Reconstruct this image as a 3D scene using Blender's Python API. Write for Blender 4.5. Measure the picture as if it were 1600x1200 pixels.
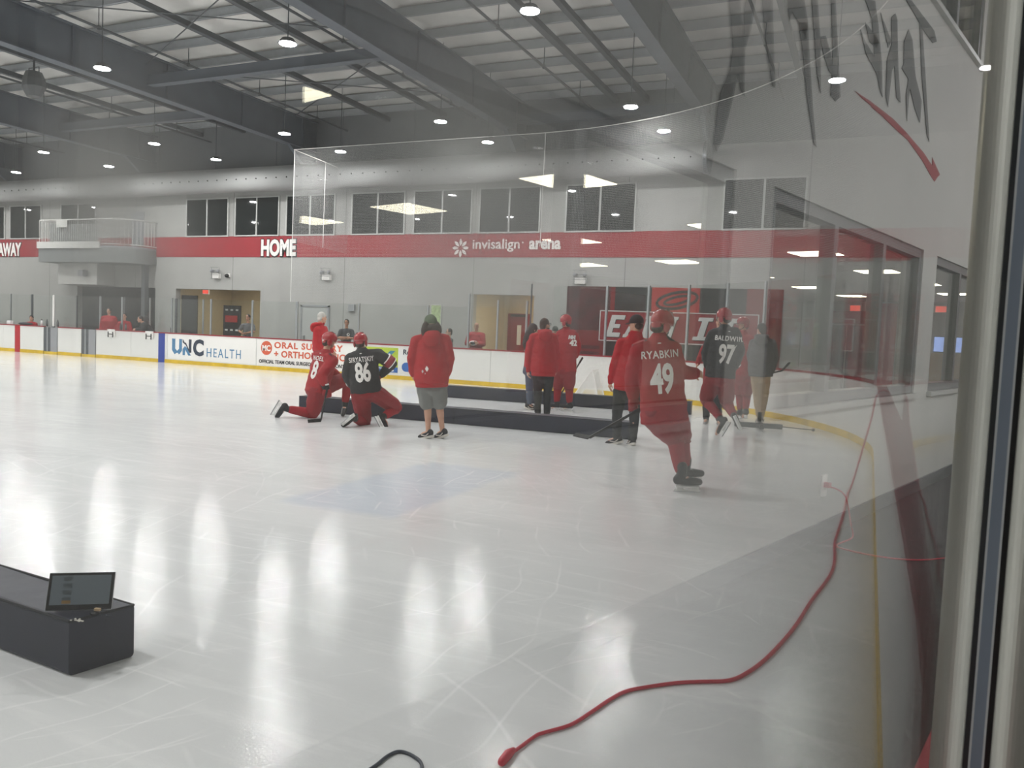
import bpy, bmesh, math, random
from mathutils import Vector, Matrix, noise
from mathutils.bvhtree import BVHTree
for o in list(bpy.data.objects): bpy.data.objects.remove(o, do_unlink=True)
SC = bpy.context.scene
COL = SC.collection
V = Vector
random.seed(7)
R = math.radians

# ---------------------------------------------------------------- camera
CAM_POS = V((-0.134, 0.0, 1.5626))
YAW, PITCH, ROLL = 0.4174, 0.06379, 0.04249
fwd = V((-math.sin(YAW)*math.cos(PITCH), math.cos(YAW)*math.cos(PITCH), -math.sin(PITCH)))
r0 = V((math.cos(YAW), math.sin(YAW), 0)); u0 = r0.cross(fwd)
rgt = math.cos(ROLL)*r0 + math.sin(ROLL)*u0
upv = -math.sin(ROLL)*r0 + math.cos(ROLL)*u0
cd = bpy.data.cameras.new('camera'); cam = bpy.data.objects.new('camera', cd); COL.objects.link(cam)
cam.matrix_world = Matrix(((rgt.x, upv.x, -fwd.x, CAM_POS.x), (rgt.y, upv.y, -fwd.y, CAM_POS.y), (rgt.z, upv.z, -fwd.z, CAM_POS.z), (0, 0, 0, 1)))
cd.sensor_width = 36; cd.lens = 36*1254/1600; cd.clip_start = 0.002; cd.clip_end = 200
cd.dof.use_dof = True; cd.dof.focus_distance = 13.0; cd.dof.aperture_fstop = 18.0
SC.camera = cam
# ---------------------------------------------------------------- world, exposure
w = bpy.data.worlds.new('world'); SC.world = w; w.use_nodes = True
w.node_tree.nodes['Background'].inputs[0].default_value = (0.55, 0.57, 0.6, 1)
w.node_tree.nodes['Background'].inputs[1].default_value = 0.02
SC.view_settings.view_transform = 'Standard'; SC.view_settings.look = 'None'
SC.view_settings.gamma = 1; SC.view_settings.use_curve_mapping = False
SC.view_settings.exposure = 0.0
LED_POWER = 580.0          # radiance of a high bay lens
LOBBY_POWER = 14.0          # radiance of a lobby ceiling panel

# ---------------------------------------------------------------- materials
def srgb(r, g, b):
    f = lambda c: (c/255/12.92) if c/255 <= 0.04045 else ((c/255+0.055)/1.055)**2.4
    return (f(r), f(g), f(b), 1)
def nodes(m):
    m.use_nodes = True; return m.node_tree.nodes, m.node_tree.links
def mat(name, col, rough=0.6, metal=0.0, spec=0.4, bump=0.0, bscale=60.0, var=0.0, vscale=6.0, stretch=None, coat=0.0):
    m = bpy.data.materials.new(name); N, L = nodes(m); b = N['Principled BSDF']
    b.inputs['Base Color'].default_value = col; b.inputs['Roughness'].default_value = rough
    b.inputs['Metallic'].default_value = metal; b.inputs['Specular IOR Level'].default_value = spec
    b.inputs['Coat Weight'].default_value = coat
    if bump or var:
        tc = N.new('ShaderNodeTexCoord'); src = tc.outputs['Object']
        if stretch:
            mp = N.new('ShaderNodeMapping'); mp.inputs['Scale'].default_value = stretch
            L.new(src, mp.inputs['Vector']); src = mp.outputs['Vector']
    if var:
        n = N.new('ShaderNodeTexNoise'); n.inputs['Scale'].default_value = vscale; n.inputs['Detail'].default_value = 5
        L.new(src, n.inputs['Vector'])
        rp = N.new('ShaderNodeValToRGB')
        c = V(col[:3]); lo = c*(1-var); hi = c*(1+var)
        rp.color_ramp.elements[0].position = 0.3; rp.color_ramp.elements[1].position = 0.7
        rp.color_ramp.elements[0].color = (*lo, 1); rp.color_ramp.elements[1].color = (min(hi.x, 1), min(hi.y, 1), min(hi.z, 1), 1)
        L.new(n.outputs['Fac'], rp.inputs['Fac']); L.new(rp.outputs['Color'], b.inputs['Base Color'])
    if bump:
        n2 = N.new('ShaderNodeTexNoise'); n2.inputs['Scale'].default_value = bscale; n2.inputs['Detail'].default_value = 4
        L.new(src, n2.inputs['Vector'])
        bp = N.new('ShaderNodeBump'); bp.inputs['Strength'].default_value = bump; bp.inputs['Distance'].default_value = 0.02
        L.new(n2.outputs['Fac'], bp.inputs['Height']); L.new(bp.outputs['Normal'], b.inputs['Normal'])
    return m
def emit(name, col, s):
    m = bpy.data.materials.new(name); N, L = nodes(m)
    N.remove(N['Principled BSDF']); e = N.new('ShaderNodeEmission'); e.inputs[0].default_value = col; e.inputs[1].default_value = s
    L.new(e.outputs[0], N['Material Output'].inputs[0]); return m
def fresnel(N, L):
    lw = N.new('ShaderNodeLayerWeight'); lw.inputs['Blend'].default_value = 0.5
    p = N.new('ShaderNodeMath'); p.operation = 'POWER'; p.inputs[1].default_value = 5; L.new(lw.outputs['Facing'], p.inputs[0])
    a = N.new('ShaderNodeMath'); a.operation = 'MULTIPLY_ADD'; a.inputs[1].default_value = 0.96; a.inputs[2].default_value = 0.04
    L.new(p.outputs[0], a.inputs[0]); return a.outputs[0]
def glass(name, tint=(0.97, 0.985, 0.98, 1), dirt=0.0, dirtcol=(0.8, 0.8, 0.8, 1), rough=0.0, blobs=()):
    """clear acrylic: mirror reflection by angle, light passes straight through, grime scatters a little"""
    m = bpy.data.materials.new(name); N, L = nodes(m); N.remove(N['Principled BSDF'])
    t = N.new('ShaderNodeBsdfTransparent'); t.inputs[0].default_value = tint
    g = N.new('ShaderNodeBsdfGlossy'); g.inputs['Roughness'].default_value = rough; g.inputs[0].default_value = (1, 1, 1, 1)
    base = t.outputs[0]
    if dirt or blobs:
        d = N.new('ShaderNodeBsdfDiffuse'); d.inputs[0].default_value = dirtcol
        tl = N.new('ShaderNodeBsdfTranslucent'); tl.inputs[0].default_value = dirtcol
        dm = N.new('ShaderNodeMixShader'); dm.inputs[0].default_value = 0.6
        L.new(d.outputs[0], dm.inputs[1]); L.new(tl.outputs[0], dm.inputs[2])
        tc = N.new('ShaderNodeTexCoord')
        nz = N.new('ShaderNodeTexNoise'); nz.inputs['Scale'].default_value = 9; nz.inputs['Detail'].default_value = 3
        L.new(tc.outputs['Object'], nz.inputs['Vector'])
        fac = N.new('ShaderNodeMath'); fac.operation = 'MULTIPLY'; fac.inputs[1].default_value = dirt*2
        L.new(nz.outputs['Fac'], fac.inputs[0]); cur = fac.outputs[0]
        for (cx, cz, rx, rz, amt) in blobs:          # greasy smears wiped onto the pane
            mp = N.new('ShaderNodeMapping'); mp.vector_type = 'POINT'
            mp.inputs['Location'].default_value = (-cx/rx, 0, -cz/rz); mp.inputs['Scale'].default_value = (1/rx, 0, 1/rz)
            L.new(tc.outputs['Object'], mp.inputs['Vector'])
            gr = N.new('ShaderNodeTexGradient'); gr.gradient_type = 'SPHERICAL'; L.new(mp.outputs[0], gr.inputs[0])
            ad = N.new('ShaderNodeMath'); ad.operation = 'MULTIPLY_ADD'; ad.inputs[1].default_value = amt
            L.new(gr.outputs['Fac'], ad.inputs[0]); L.new(cur, ad.inputs[2]); cur = ad.outputs[0]
        mx = N.new('ShaderNodeMixShader'); L.new(cur, mx.inputs[0]); L.new(base, mx.inputs[1]); L.new(dm.outputs[0], mx.inputs[2]); base = mx.outputs[0]
    mm = N.new('ShaderNodeMixShader'); L.new(fresnel(N, L), mm.inputs[0]); L.new(base, mm.inputs[1]); L.new(g.outputs[0], mm.inputs[2])
    L.new(mm.outputs[0], N['Material Output'].inputs[0]); return m
def netmat(name, col, cell, thick, uvscale=1.0):
    m = bpy.data.materials.new(name); N, L = nodes(m); b = N['Principled BSDF']
    b.inputs['Base Color'].default_value = col; b.inputs['Roughness'].default_value = 0.6
    uv = N.new('ShaderNodeTexCoord'); sp = N.new('ShaderNodeSeparateXYZ'); L.new(uv.outputs['UV'], sp.inputs[0])
    outs = []
    for ax in ('X', 'Y'):
        a = N.new('ShaderNodeMath'); a.operation = 'DIVIDE'; a.inputs[1].default_value = cell; L.new(sp.outputs[ax], a.inputs[0])
        f = N.new('ShaderNodeMath'); f.operation = 'FRACT'; L.new(a.outputs[0], f.inputs[0])
        l = N.new('ShaderNodeMath'); l.operation = 'LESS_THAN'; l.inputs[1].default_value = thick/cell; L.new(f.outputs[0], l.inputs[0]); outs.append(l.outputs[0])
    mx = N.new('ShaderNodeMath'); mx.operation = 'MAXIMUM'; L.new(outs[0], mx.inputs[0]); L.new(outs[1], mx.inputs[1])
    t = N.new('ShaderNodeBsdfTransparent'); ms = N.new('ShaderNodeMixShader')
    L.new(mx.outputs[0], ms.inputs[0]); L.new(t.outputs[0], ms.inputs[1]); L.new(b.outputs[0], ms.inputs[2])
    L.new(ms.outputs[0], N['Material Output'].inputs[0]); return m

def wallmat(name, col, joint_x=None, pitch=5.41):
    m = mat(name, col, 0.75, var=0.05, vscale=1.2, bump=0.08, bscale=25)
    if joint_x is not None:
        N, L = nodes(m); b = N['Principled BSDF']
        old = b.inputs['Base Color'].links[0].from_socket
        tc = N.new('ShaderNodeTexCoord'); sp = N.new('ShaderNodeSeparateXYZ'); L.new(tc.outputs['Object'], sp.inputs[0])
        def line(out, off, p, wd):
            a = N.new('ShaderNodeMath'); a.operation = 'ADD'; a.inputs[1].default_value = -off; L.new(out, a.inputs[0])
            d = N.new('ShaderNodeMath'); d.operation = 'DIVIDE'; d.inputs[1].default_value = p; L.new(a.outputs[0], d.inputs[0])
            f = N.new('ShaderNodeMath'); f.operation = 'FRACT'; L.new(d.outputs[0], f.inputs[0])
            l = N.new('ShaderNodeMath'); l.operation = 'LESS_THAN'; l.inputs[1].default_value = wd/p; L.new(f.outputs[0], l.inputs[0]); return l.outputs[0]
        j = line(sp.outputs['X'], joint_x, pitch, 0.03)
        mx = N.new('ShaderNodeMix'); mx.data_type = 'RGBA'; L.new(j, mx.inputs[0]); L.new(old, mx.inputs[6]); mx.inputs[7].default_value = tuple(c*0.55 for c in col[:3])+(1,)
        L.new(mx.outputs[2], b.inputs['Base Color'])
    return m

def icemat():
    m = bpy.data.materials.new('ice'); N, L = nodes(m); b = N['Principled BSDF']
    tc = N.new('ShaderNodeTexCoord'); P = tc.outputs['Object']
    def nz(scale, detail=4, st=None, rot=0, rough=0.5):
        mp = N.new('ShaderNodeMapping'); mp.inputs['Scale'].default_value = st or (1, 1, 1); mp.inputs['Rotation'].default_value = (0, 0, rot)
        L.new(P, mp.inputs[0]); n = N.new('ShaderNodeTexNoise'); n.inputs['Scale'].default_value = scale; n.inputs['Detail'].default_value = detail; n.inputs['Roughness'].default_value = rough
        L.new(mp.outputs[0], n.inputs['Vector']); return n.outputs['Fac']
    def ramp(x, p0, p1, c0, c1):
        r = N.new('ShaderNodeValToRGB'); r.color_ramp.elements[0].position = p0; r.color_ramp.elements[1].position = p1
        r.color_ramp.elements[0].color = c0; r.color_ramp.elements[1].color = c1; L.new(x, r.inputs[0]); return r.outputs[0]
    def mixc(f, a, c, blend='MIX'):
        x = N.new('ShaderNodeMix'); x.data_type = 'RGBA'; x.blend_type = blend
        for s, v in ((0, f), (6, a), (7, c)):
            if isinstance(v, (float, int)): x.inputs[s].default_value = v
            elif isinstance(v, tuple): x.inputs[s].default_value = v
            else: L.new(v, x.inputs[s])
        return x.outputs[2]
    base = ramp(nz(0.9, 6, (0.5, 1.4, 1)), 0.3, 0.7, (0.73, 0.745, 0.745, 1), (0.82, 0.835, 0.835, 1))
    # wet, darker patches and snow scrapes
    sc = ramp(nz(3.0, 8, (0.35, 2.6, 1), 0.25, 0.7), 0.52, 0.72, (0, 0, 0, 1), (1, 1, 1, 1))
    base = mixc(sc, base, (0.89, 0.90, 0.895, 1))
    # pinkish rust worn from old paint near the crease
    sp = N.new('ShaderNodeSeparateXYZ'); L.new(P, sp.inputs[0])
    wob = nz(2.2, 3)
    def band(out, c, hw, soft):
        a = N.new('ShaderNodeMath'); a.operation = 'ADD'; a.inputs[1].default_value = -c; L.new(out, a.inputs[0])
        w_ = N.new('ShaderNodeMath'); w_.operation = 'MULTIPLY_ADD'; w_.inputs[1].default_value = 0.22; L.new(wob, w_.inputs[0]); L.new(a.outputs[0], w_.inputs[2])
        s_ = N.new('ShaderNodeMath'); s_.operation = 'ADD'; s_.inputs[1].default_value = -0.11; L.new(w_.outputs[0], s_.inputs[0])
        ab = N.new('ShaderNodeMath'); ab.operation = 'ABSOLUTE'; L.new(s_.outputs[0], ab.inputs[0])
        mr = N.new('ShaderNodeMapRange'); mr.inputs[1].default_value = hw-soft; mr.inputs[2].default_value = hw+soft; mr.inputs[3].default_value = 1; mr.inputs[4].default_value = 0
        L.new(ab.outputs[0], mr.inputs[0]); return mr.outputs[0]
    bx = band(sp.outputs['X'], -4.22, 0.58, 0.06); by = band(sp.outputs['Y'], 6.87, 1.33, 0.08)
    ml = N.new('ShaderNodeMath'); ml.operation = 'MULTIPLY'; L.new(bx, ml.inputs[0]); L.new(by, ml.inputs[1])
    m2 = N.new('ShaderNodeMath'); m2.operation = 'MULTIPLY'; m2.inputs[1].default_value = 0.85; L.new(ml.outputs[0], m2.inputs[0])
    crease = ramp(nz(4.0, 7, (0.4, 2.5, 1), 0.2, 0.7), 0.35, 0.7, (0.62, 0.67, 0.76, 1), (0.71, 0.75, 0.81, 1))
    base = mixc(m2.outputs[0], base, crease)
    gl = band(sp.outputs['X'], -3.35, 0.05, 0.04); g2 = N.new('ShaderNodeMath'); g2.operation = 'MULTIPLY'; g2.inputs[1].default_value = 0.03; L.new(gl, g2.inputs[0])
    base = mixc(g2.outputs[0], base, (0.45, 0.25, 0.25, 1))
    # skate cuts: thin pale arcs
    cuts = None
    for k, (cx, cy, s) in enumerate(((-9, 3, 1.3), (4, 9, 0.9), (-3, -6, 1.1), (-14, 12, 1.7))):
        mp = N.new('ShaderNodeMapping'); mp.inputs['Location'].default_value = (-cx, -cy, 0); L.new(P, mp.inputs[0])
        wv = N.new('ShaderNodeTexWave'); wv.wave_type = 'RINGS'; wv.rings_direction = 'Z'; wv.inputs['Scale'].default_value = s; wv.inputs['Distortion'].default_value = 6; wv.inputs['Detail'].default_value = 2; wv.inputs['Detail Scale'].default_value = 0.6
        L.new(mp.outputs[0], wv.inputs[0]); c = ramp(wv.outputs['Fac'], 0.986, 1.0, (0, 0, 0, 1), (1, 1, 1, 1))
        k2 = ramp(nz(0.8+0.3*k, 2), 0.52, 0.6, (0, 0, 0, 1), (1, 1, 1, 1))
        c = mixc(1.0, c, k2, 'MULTIPLY'); cuts = c if cuts is None else mixc(1.0, cuts, c, 'ADD')
    cf = N.new('ShaderNodeMath'); cf.operation = 'MULTIPLY'; cf.inputs[1].default_value = 0.5; L.new(cuts, cf.inputs[0])
    base = mixc(cf.outputs[0], base, (0.97, 0.97, 0.97, 1))
    L.new(base, b.inputs['Base Color'])
    rr = ramp(nz(1.6, 6, (0.6, 1.8, 1), 0.1), 0.35, 0.7, (0.035, 0.035, 0.035, 1), (0.075, 0.075, 0.075, 1)); L.new(rr, b.inputs['Roughness'])
    b.inputs['Specular IOR Level'].default_value = 0.10
    bp = N.new('ShaderNodeBump'); bp.inputs['Strength'].default_value = 0.10; bp.inputs['Distance'].default_value = 0.01
    h = mixc(0.12, nz(80, 3, (1, 1, 1)), cuts); L.new(h, bp.inputs['Height']); L.new(bp.outputs[0], b.inputs['Normal'])
    return m

M = dict(
 ice=icemat(),
 wall=wallmat('wall_paint', srgb(170, 170, 167), -18.28),
 wall2=mat('lobby_wall_paint', srgb(184, 184, 180), 0.75, var=0.04, vscale=1.0),
 rubber=mat('rubber_floor', srgb(58, 56, 58), 0.75, var=0.3, vscale=40),
 eave=mat('upper_wall_grey', srgb(104, 107, 110), 0.6, var=0.06, vscale=2), band=mat('band_red', srgb(154, 32, 44), 0.55, var=0.06, vscale=2),
 white=mat('sign_white', srgb(240, 238, 234), 0.5), black=mat('sign_black', srgb(28, 27, 30), 0.5),
 deck=mat('roof_insulation', srgb(214, 212, 208), 0.45, bump=0.5, bscale=2.2, var=0.1, vscale=1.5),
 steel=mat('beam_paint', srgb(88, 94, 102), 0.55, var=0.1, vscale=2), purlin=mat('purlin_paint', srgb(150, 154, 158), 0.5, var=0.08),
 pipe=mat('pipe_paint', srgb(72, 76, 80), 0.5), duct=mat('duct_fabric', srgb(176, 177, 176), 0.6, bump=0.25, bscale=6),
 board=mat('board_plastic', srgb(228, 228, 224), 0.38, var=0.07, vscale=26, bump=0.05), kick=mat('kick_yellow', srgb(220, 184, 42), 0.4, var=0.15, vscale=4),
 cap=mat('cap_red', srgb(146, 36, 48), 0.4, var=0.08), alu=mat('aluminium', srgb(176, 180, 182), 0.32, metal=0.85, var=0.06, vscale=12),
 darkalu=mat('dark_aluminium', srgb(98, 102, 106), 0.4, metal=0.6), grey=mat('grey_panel', srgb(150, 152, 156), 0.5, var=0.06),
 blue=mat('line_blue', srgb(28, 58, 150), 0.4), linered=mat('line_red', srgb(178, 28, 42), 0.4),
 glass=glass('shield_glass_clear'), housing=mat('lamp_housing', srgb(60, 62, 66), 0.5, metal=0.4),
 led=emit('led_lens', (1.0, 0.99, 0.98, 1), LED_POWER), panelled=emit('lobby_panel_light', (1.0, 0.90, 0.68, 1), LOBBY_POWER),
 winglass=mat('dark_window_glass', srgb(26, 31, 32), 0.03, spec=0.3), frame=mat('window_frame', srgb(190, 191, 188), 0.45, metal=0.3),
 darkframe=mat('dark_window_frame', srgb(128, 130, 130), 0.45, metal=0.4),
 beige=mat('vestibule_beige', srgb(205, 192, 165), 0.7, var=0.05), darkhall=mat('dark_hall', srgb(66, 74, 78), 0.8),
 net=netmat('net_cord', srgb(190, 191, 190), 0.045, 0.0032), cable=mat('net_cable', srgb(228, 228, 224), 0.5),
 goalnet=netmat('goal_net_cord', srgb(240, 240, 236), 0.03, 0.011),
 pad=mat('navy_vinyl', srgb(34, 37, 54), 0.5, bump=0.18, bscale=9, var=0.12, vscale=5), padseam=mat('navy_seam', srgb(26, 28, 36), 0.7),
 cordred=mat('cord_red', srgb(190, 52, 70), 0.45), cordblk=mat('cord_black', srgb(46, 54, 66), 0.45),
 skin=mat('skin', srgb(205, 158, 134), 0.5, var=0.06, vscale=14), skin2=mat('skin_tan', srgb(172, 124, 98), 0.5, var=0.06, vscale=14), skin3=mat('skin_dark', srgb(104, 72, 58), 0.5),
 hoodie=mat('hoodie_red', srgb(174, 22, 36), 0.85, bump=0.25, bscale=90, var=0.05), jersey=mat('jersey_red', srgb(156, 22, 34), 0.7, bump=0.15, bscale=120, var=0.05),
 pantsred=mat('hockey_pants_red', srgb(136, 22, 34), 0.6, bump=0.15, bscale=50, var=0.08), sock=mat('sock_red', srgb(152, 26, 40), 0.85, bump=0.2, bscale=120),
 jblack=mat('jersey_black', srgb(36, 36, 40), 0.7, bump=0.15, bscale=120), blackcloth=mat('black_trousers', srgb(30, 31, 36), 0.8, bump=0.2, bscale=70),
 jeans=mat('jeans', srgb(72, 82, 100), 0.8, bump=0.2, bscale=150), shorts=mat('grey_shorts', srgb(122, 124, 122), 0.8, bump=0.2, bscale=90, var=0.06),
 khaki=mat('khaki_cloth', srgb(178, 154, 122), 0.8, bump=0.2, bscale=80), greycloth=mat('grey_cloth', srgb(92, 92, 94), 0.85, bump=0.2, bscale=90), charcoal=mat('charcoal_cloth', srgb(60, 61, 66), 0.85, bump=0.2, bscale=90),
 whitecloth=mat('white_cloth', srgb(220, 220, 220), 0.8), hairblk=mat('hair_black', srgb(30, 24, 24), 0.55, bump=0.6, bscale=140, stretch=(1, 1, 0.15)), hairbrn=mat('hair_brown', srgb(58, 44, 36), 0.6, bump=0.6, bscale=140, stretch=(1, 1, 0.15)),
 hairwhite=mat('hair_silver', srgb(200, 198, 192), 0.6, bump=0.5, bscale=140), capgreen=mat('cap_green', srgb(84, 100, 74), 0.8, bump=0.2, bscale=120, var=0.15), capblk=mat('cap_black', srgb(32, 32, 36), 0.75), capgrey=mat('cap_grey', srgb(70, 74, 72), 0.8),
 helmet=mat('helmet_red', srgb(160, 22, 36), 0.16, spec=0.6, coat=0.5), visor=glass('visor_clear'), strap=mat('chin_strap', srgb(24, 24, 26), 0.6),
 boot=mat('skate_boot', srgb(28, 29, 32), 0.35, var=0.1), holder=mat('skate_holder', srgb(232, 232, 230), 0.35), blade=mat('skate_steel', srgb(200, 204, 208), 0.15, metal=1.0),
 glove=mat('glove_red', srgb(150, 22, 36), 0.6, bump=0.2, bscale=60), cuff=mat('glove_cuff', srgb(24, 24, 28), 0.6), shoe=mat('shoe_black', srgb(34, 34, 38), 0.6), sole=mat('shoe_sole', srgb(212, 208, 200), 0.6), shoegrey=mat('shoe_grey', srgb(140, 140, 142), 0.7),
 stick=mat('stick_shaft', srgb(26, 27, 30), 0.35), tape=mat('stick_tape', srgb(30, 30, 32), 0.8),
 eye=mat('eye_dark', srgb(28, 20, 18), 0.3), lip=mat('lip', srgb(150, 84, 78), 0.5),
 tabframe=mat('tablet_frame', srgb(24, 26, 30), 0.25), tabedge=mat('tablet_edge', srgb(160, 164, 168), 0.3, metal=0.8),
 gasket=mat('gasket_bluegrey', srgb(132, 142, 156), 0.5), postdark=mat('post_dark', srgb(84, 86, 88), 0.45), postalu=mat('post_brushed', srgb(196, 196, 188), 0.30, metal=0.15, var=0.05, vscale=8),
 postline=mat('gasket_lip', srgb(196, 198, 200), 0.4),
 mural_red=mat('mural_red', srgb(122, 24, 32), 0.3), mural_dark=mat('mural_dark', srgb(46, 44, 46), 0.3, var=0.5, vscale=3), mural_photo=mat('mural_photo', srgb(74, 28, 34), 0.3, var=0.6, vscale=2.4), mural_bright=mat('mural_bright', srgb(170, 40, 40), 0.3),
 signface=mat('sign_face', srgb(138, 22, 36), 0.35), letter=mat('sign_letter', srgb(206, 206, 204), 0.4),
 orange=mat('ad_orange', srgb(214, 96, 64), 0.4), navy=mat('ad_navy', srgb(44, 56, 74), 0.4), midblue=mat('ad_blue', srgb(74, 128, 168), 0.4), lime=mat('ad_lime', srgb(184, 204, 62), 0.4), adblue=mat('ad_royal', srgb(40, 96, 172), 0.4), adteal=mat('ad_teal', srgb(60, 130, 150), 0.4),
 graf=mat('brush_grey', srgb(96, 98, 96), 0.7), grafred=mat('brush_red', srgb(146, 54, 58), 0.7),
 doorred=mat('door_red', srgb(140, 34, 40), 0.5), doorgrey=mat('door_grey', srgb(176, 178, 176), 0.5), red_exit=emit('exit_red', (1, 0.1, 0.06, 1), 1.2),
 tv=emit('tv_screen', (0.35, 0.5, 1.0, 1), 1.4), green_glow=mat('window_leaf_green', srgb(170, 190, 140), 0.5, var=0.5, vscale=9),
 baulk=mat('balcony_grey', srgb(120, 124, 124), 0.6), balwhite=mat('balcony_white', srgb(206, 206, 202), 0.6),
)
# tablet screen: lit panel with list rows
def screenmat():
    m = bpy.data.materials.new('tablet_screen'); N, L = nodes(m); b = N['Principled BSDF']
    b.inputs['Base Color'].default_value = (0.03, 0.035, 0.04, 1); b.inputs['Roughness'].default_value = 0.08
    b.inputs['Emission Color'].default_value = (0.5, 0.6, 0.66, 1); b.inputs['Emission Strength'].default_value = 0.10
    return m
M['screen'] = screenmat()
M['padrow'] = mat('screen_row', srgb(78, 86, 92), 0.2); M['padtag'] = mat('screen_tag', srgb(132, 104, 62), 0.2)

# ---------------------------------------------------------------- mesh helpers
def link(name, me, m=None, parent=None, loc=None):
    o = bpy.data.objects.new(name, me); COL.objects.link(o)
    if m is not None: me.materials.clear(); me.materials.append(m)
    if parent is not None: o.parent = parent
    if loc is not None: o.location = loc
    return o
def obj(name, bm, m, parent=None, smooth=False, loc=None):
    me = bpy.data.meshes.new(name); bmesh.ops.recalc_face_normals(bm, faces=bm.faces); bm.to_mesh(me); bm.free()
    if smooth:
        for p in me.polygons: p.use_smooth = True
    return link(name, me, m, parent, loc)
def tag(o, label, cat, group=None):
    o['label'] = label; o['category'] = cat
    if group: o['group'] = group
    return o
def struct(o): o['kind'] = 'structure'; return o
def thing(name, label, cat, loc=(0, 0, 0), rz=0, group=None):
    o = bpy.data.objects.new(name, None); COL.objects.link(o); o.location = loc; o.rotation_euler = (0, 0, rz); o.empty_display_size = 0.1
    return tag(o, label, cat, group)
def box(bm, x0, x1, y0, y1, z0, z1, bev=0.0):
    vs = [bm.verts.new(p) for p in ((x0, y0, z0), (x1, y0, z0), (x1, y1, z0), (x0, y1, z0), (x0, y0, z1), (x1, y0, z1), (x1, y1, z1), (x0, y1, z1))]
    fs = [bm.faces.new([vs[i] for i in f]) for f in ((0, 3, 2, 1), (4, 5, 6, 7), (0, 1, 5, 4), (1, 2, 6, 5), (2, 3, 7, 6), (3, 0, 4, 7))]
    if bev: bmesh.ops.bevel(bm, geom=list({e for f in fs for e in f.edges}), offset=bev, segments=2, affect='EDGES', profile=0.5)
def nbm(): return bmesh.new()
def bx(name, x0, x1, y0, y1, z0, z1, m, parent=None, bev=0.0):
    b = nbm(); box(b, min(x0, x1), max(x0, x1), min(y0, y1), max(y0, y1), min(z0, z1), max(z0, z1), bev); return obj(name, b, m, parent)
def obox(bm, c, ax, ay, az, bev=0.0):
    """oriented box, half axes"""
    c, ax, ay, az = V(c), V(ax), V(ay), V(az)
    vs = [bm.verts.new(c+sx*ax+sy*ay+sz*az) for sz in (-1, 1) for sx, sy in ((-1, -1), (1, -1), (1, 1), (-1, 1))]
    fs = [bm.faces.new([vs[i] for i in f]) for f in ((0, 3, 2, 1), (4, 5, 6, 7), (0, 1, 5, 4), (1, 2, 6, 5), (2, 3, 7, 6), (3, 0, 4, 7))]
    if bev: bmesh.ops.bevel(bm, geom=list({e for f in fs for e in f.edges}), offset=bev, segments=2, affect='EDGES', profile=0.5)
def frame_of(d):
    d = d.normalized(); a = V((0, 0, 1)) if abs(d.z) < 0.9 else V((1, 0, 0)); u = d.cross(a).normalized(); return u, d.cross(u)
def seg(bm, a, b, ra, rb, n=12, k=3):
    a, b = V(a), V(b); d = b-a
    if d.length < 1e-5: d = V((0, 0, 1e-4))
    dn = d.normalized(); u, v = frame_of(dn); rings = []
    prof = [(a, ra, -math.pi/2*(1-i/k)) for i in range(1, k+1)] + [(b, rb, math.pi/2*(i/k)) for i in range(k)]
    for c, r, ph in prof:
        cc = c+dn*(r*math.sin(ph)); rr = r*math.cos(ph)
        rings.append([bm.verts.new(cc+(u*math.cos(2*math.pi*i/n)+v*math.sin(2*math.pi*i/n))*rr) for i in range(n)])
    p0, p1 = bm.verts.new(a-dn*ra), bm.verts.new(b+dn*rb)
    for i in range(n):
        j = (i+1) % n
        bm.faces.new((p0, rings[0][j], rings[0][i])); bm.faces.new((p1, rings[-1][i], rings[-1][j]))
        for q, s in zip(rings, rings[1:]): bm.faces.new((q[i], q[j], s[j], s[i]))
def chain(bm, pts, rs, n=12):
    for i in range(len(pts)-1): seg(bm, pts[i], pts[i+1], rs[i], rs[i+1], n)
def ell(bm, c, ax, ay, az, n=16, mrows=10, keep=None):
    c, ax, ay, az = V(c), V(ax), V(ay), V(az); rows = []
    for i in range(1, mrows):
        th = math.pi*i/mrows
        rows.append([bm.verts.new(c+az*math.cos(th)+(ax*math.cos(2*math.pi*j/n)+ay*math.sin(2*math.pi*j/n))*math.sin(th)) for j in range(n)])
    t, b = bm.verts.new(c+az), bm.verts.new(c-az)
    for j in range(n):
        k = (j+1) % n
        bm.faces.new((t, rows[0][j], rows[0][k])); bm.faces.new((b, rows[-1][k], rows[-1][j]))
        for q, s in zip(rows, rows[1:]): bm.faces.new((q[j], s[j], s[k], q[k]))
def loft(bm, secs, n=24):
    rings = [[bm.verts.new(V(c)+V(u)*math.cos(2*math.pi*i/n)+V(v)*math.sin(2*math.pi*i/n)) for i in range(n)] for c, u, v in secs]
    for q, s in zip(rings, rings[1:]):
        for i in range(n): j = (i+1) % n; bm.faces.new((q[i], q[j], s[j], s[i]))
    bm.faces.new(rings[0][::-1]); bm.faces.new(rings[-1])
def tube(bm, pts, r, n=8, cap=True):
    pts = [V(p) for p in pts]; rings = []
    for i, p in enumerate(pts):
        d = (pts[min(i+1, len(pts)-1)]-pts[max(i-1, 0)]); u, v = frame_of(d); rr = r[i] if isinstance(r, (list, tuple)) else r
        rings.append([bm.verts.new(p+(u*math.cos(2*math.pi*k/n)+v*math.sin(2*math.pi*k/n))*rr) for k in range(n)])
    for q, s in zip(rings, rings[1:]):
        for i in range(n): j = (i+1) % n; bm.faces.new((q[i], q[j], s[j], s[i]))
    if cap: bm.faces.new(rings[0][::-1]); bm.faces.new(rings[-1])
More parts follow.
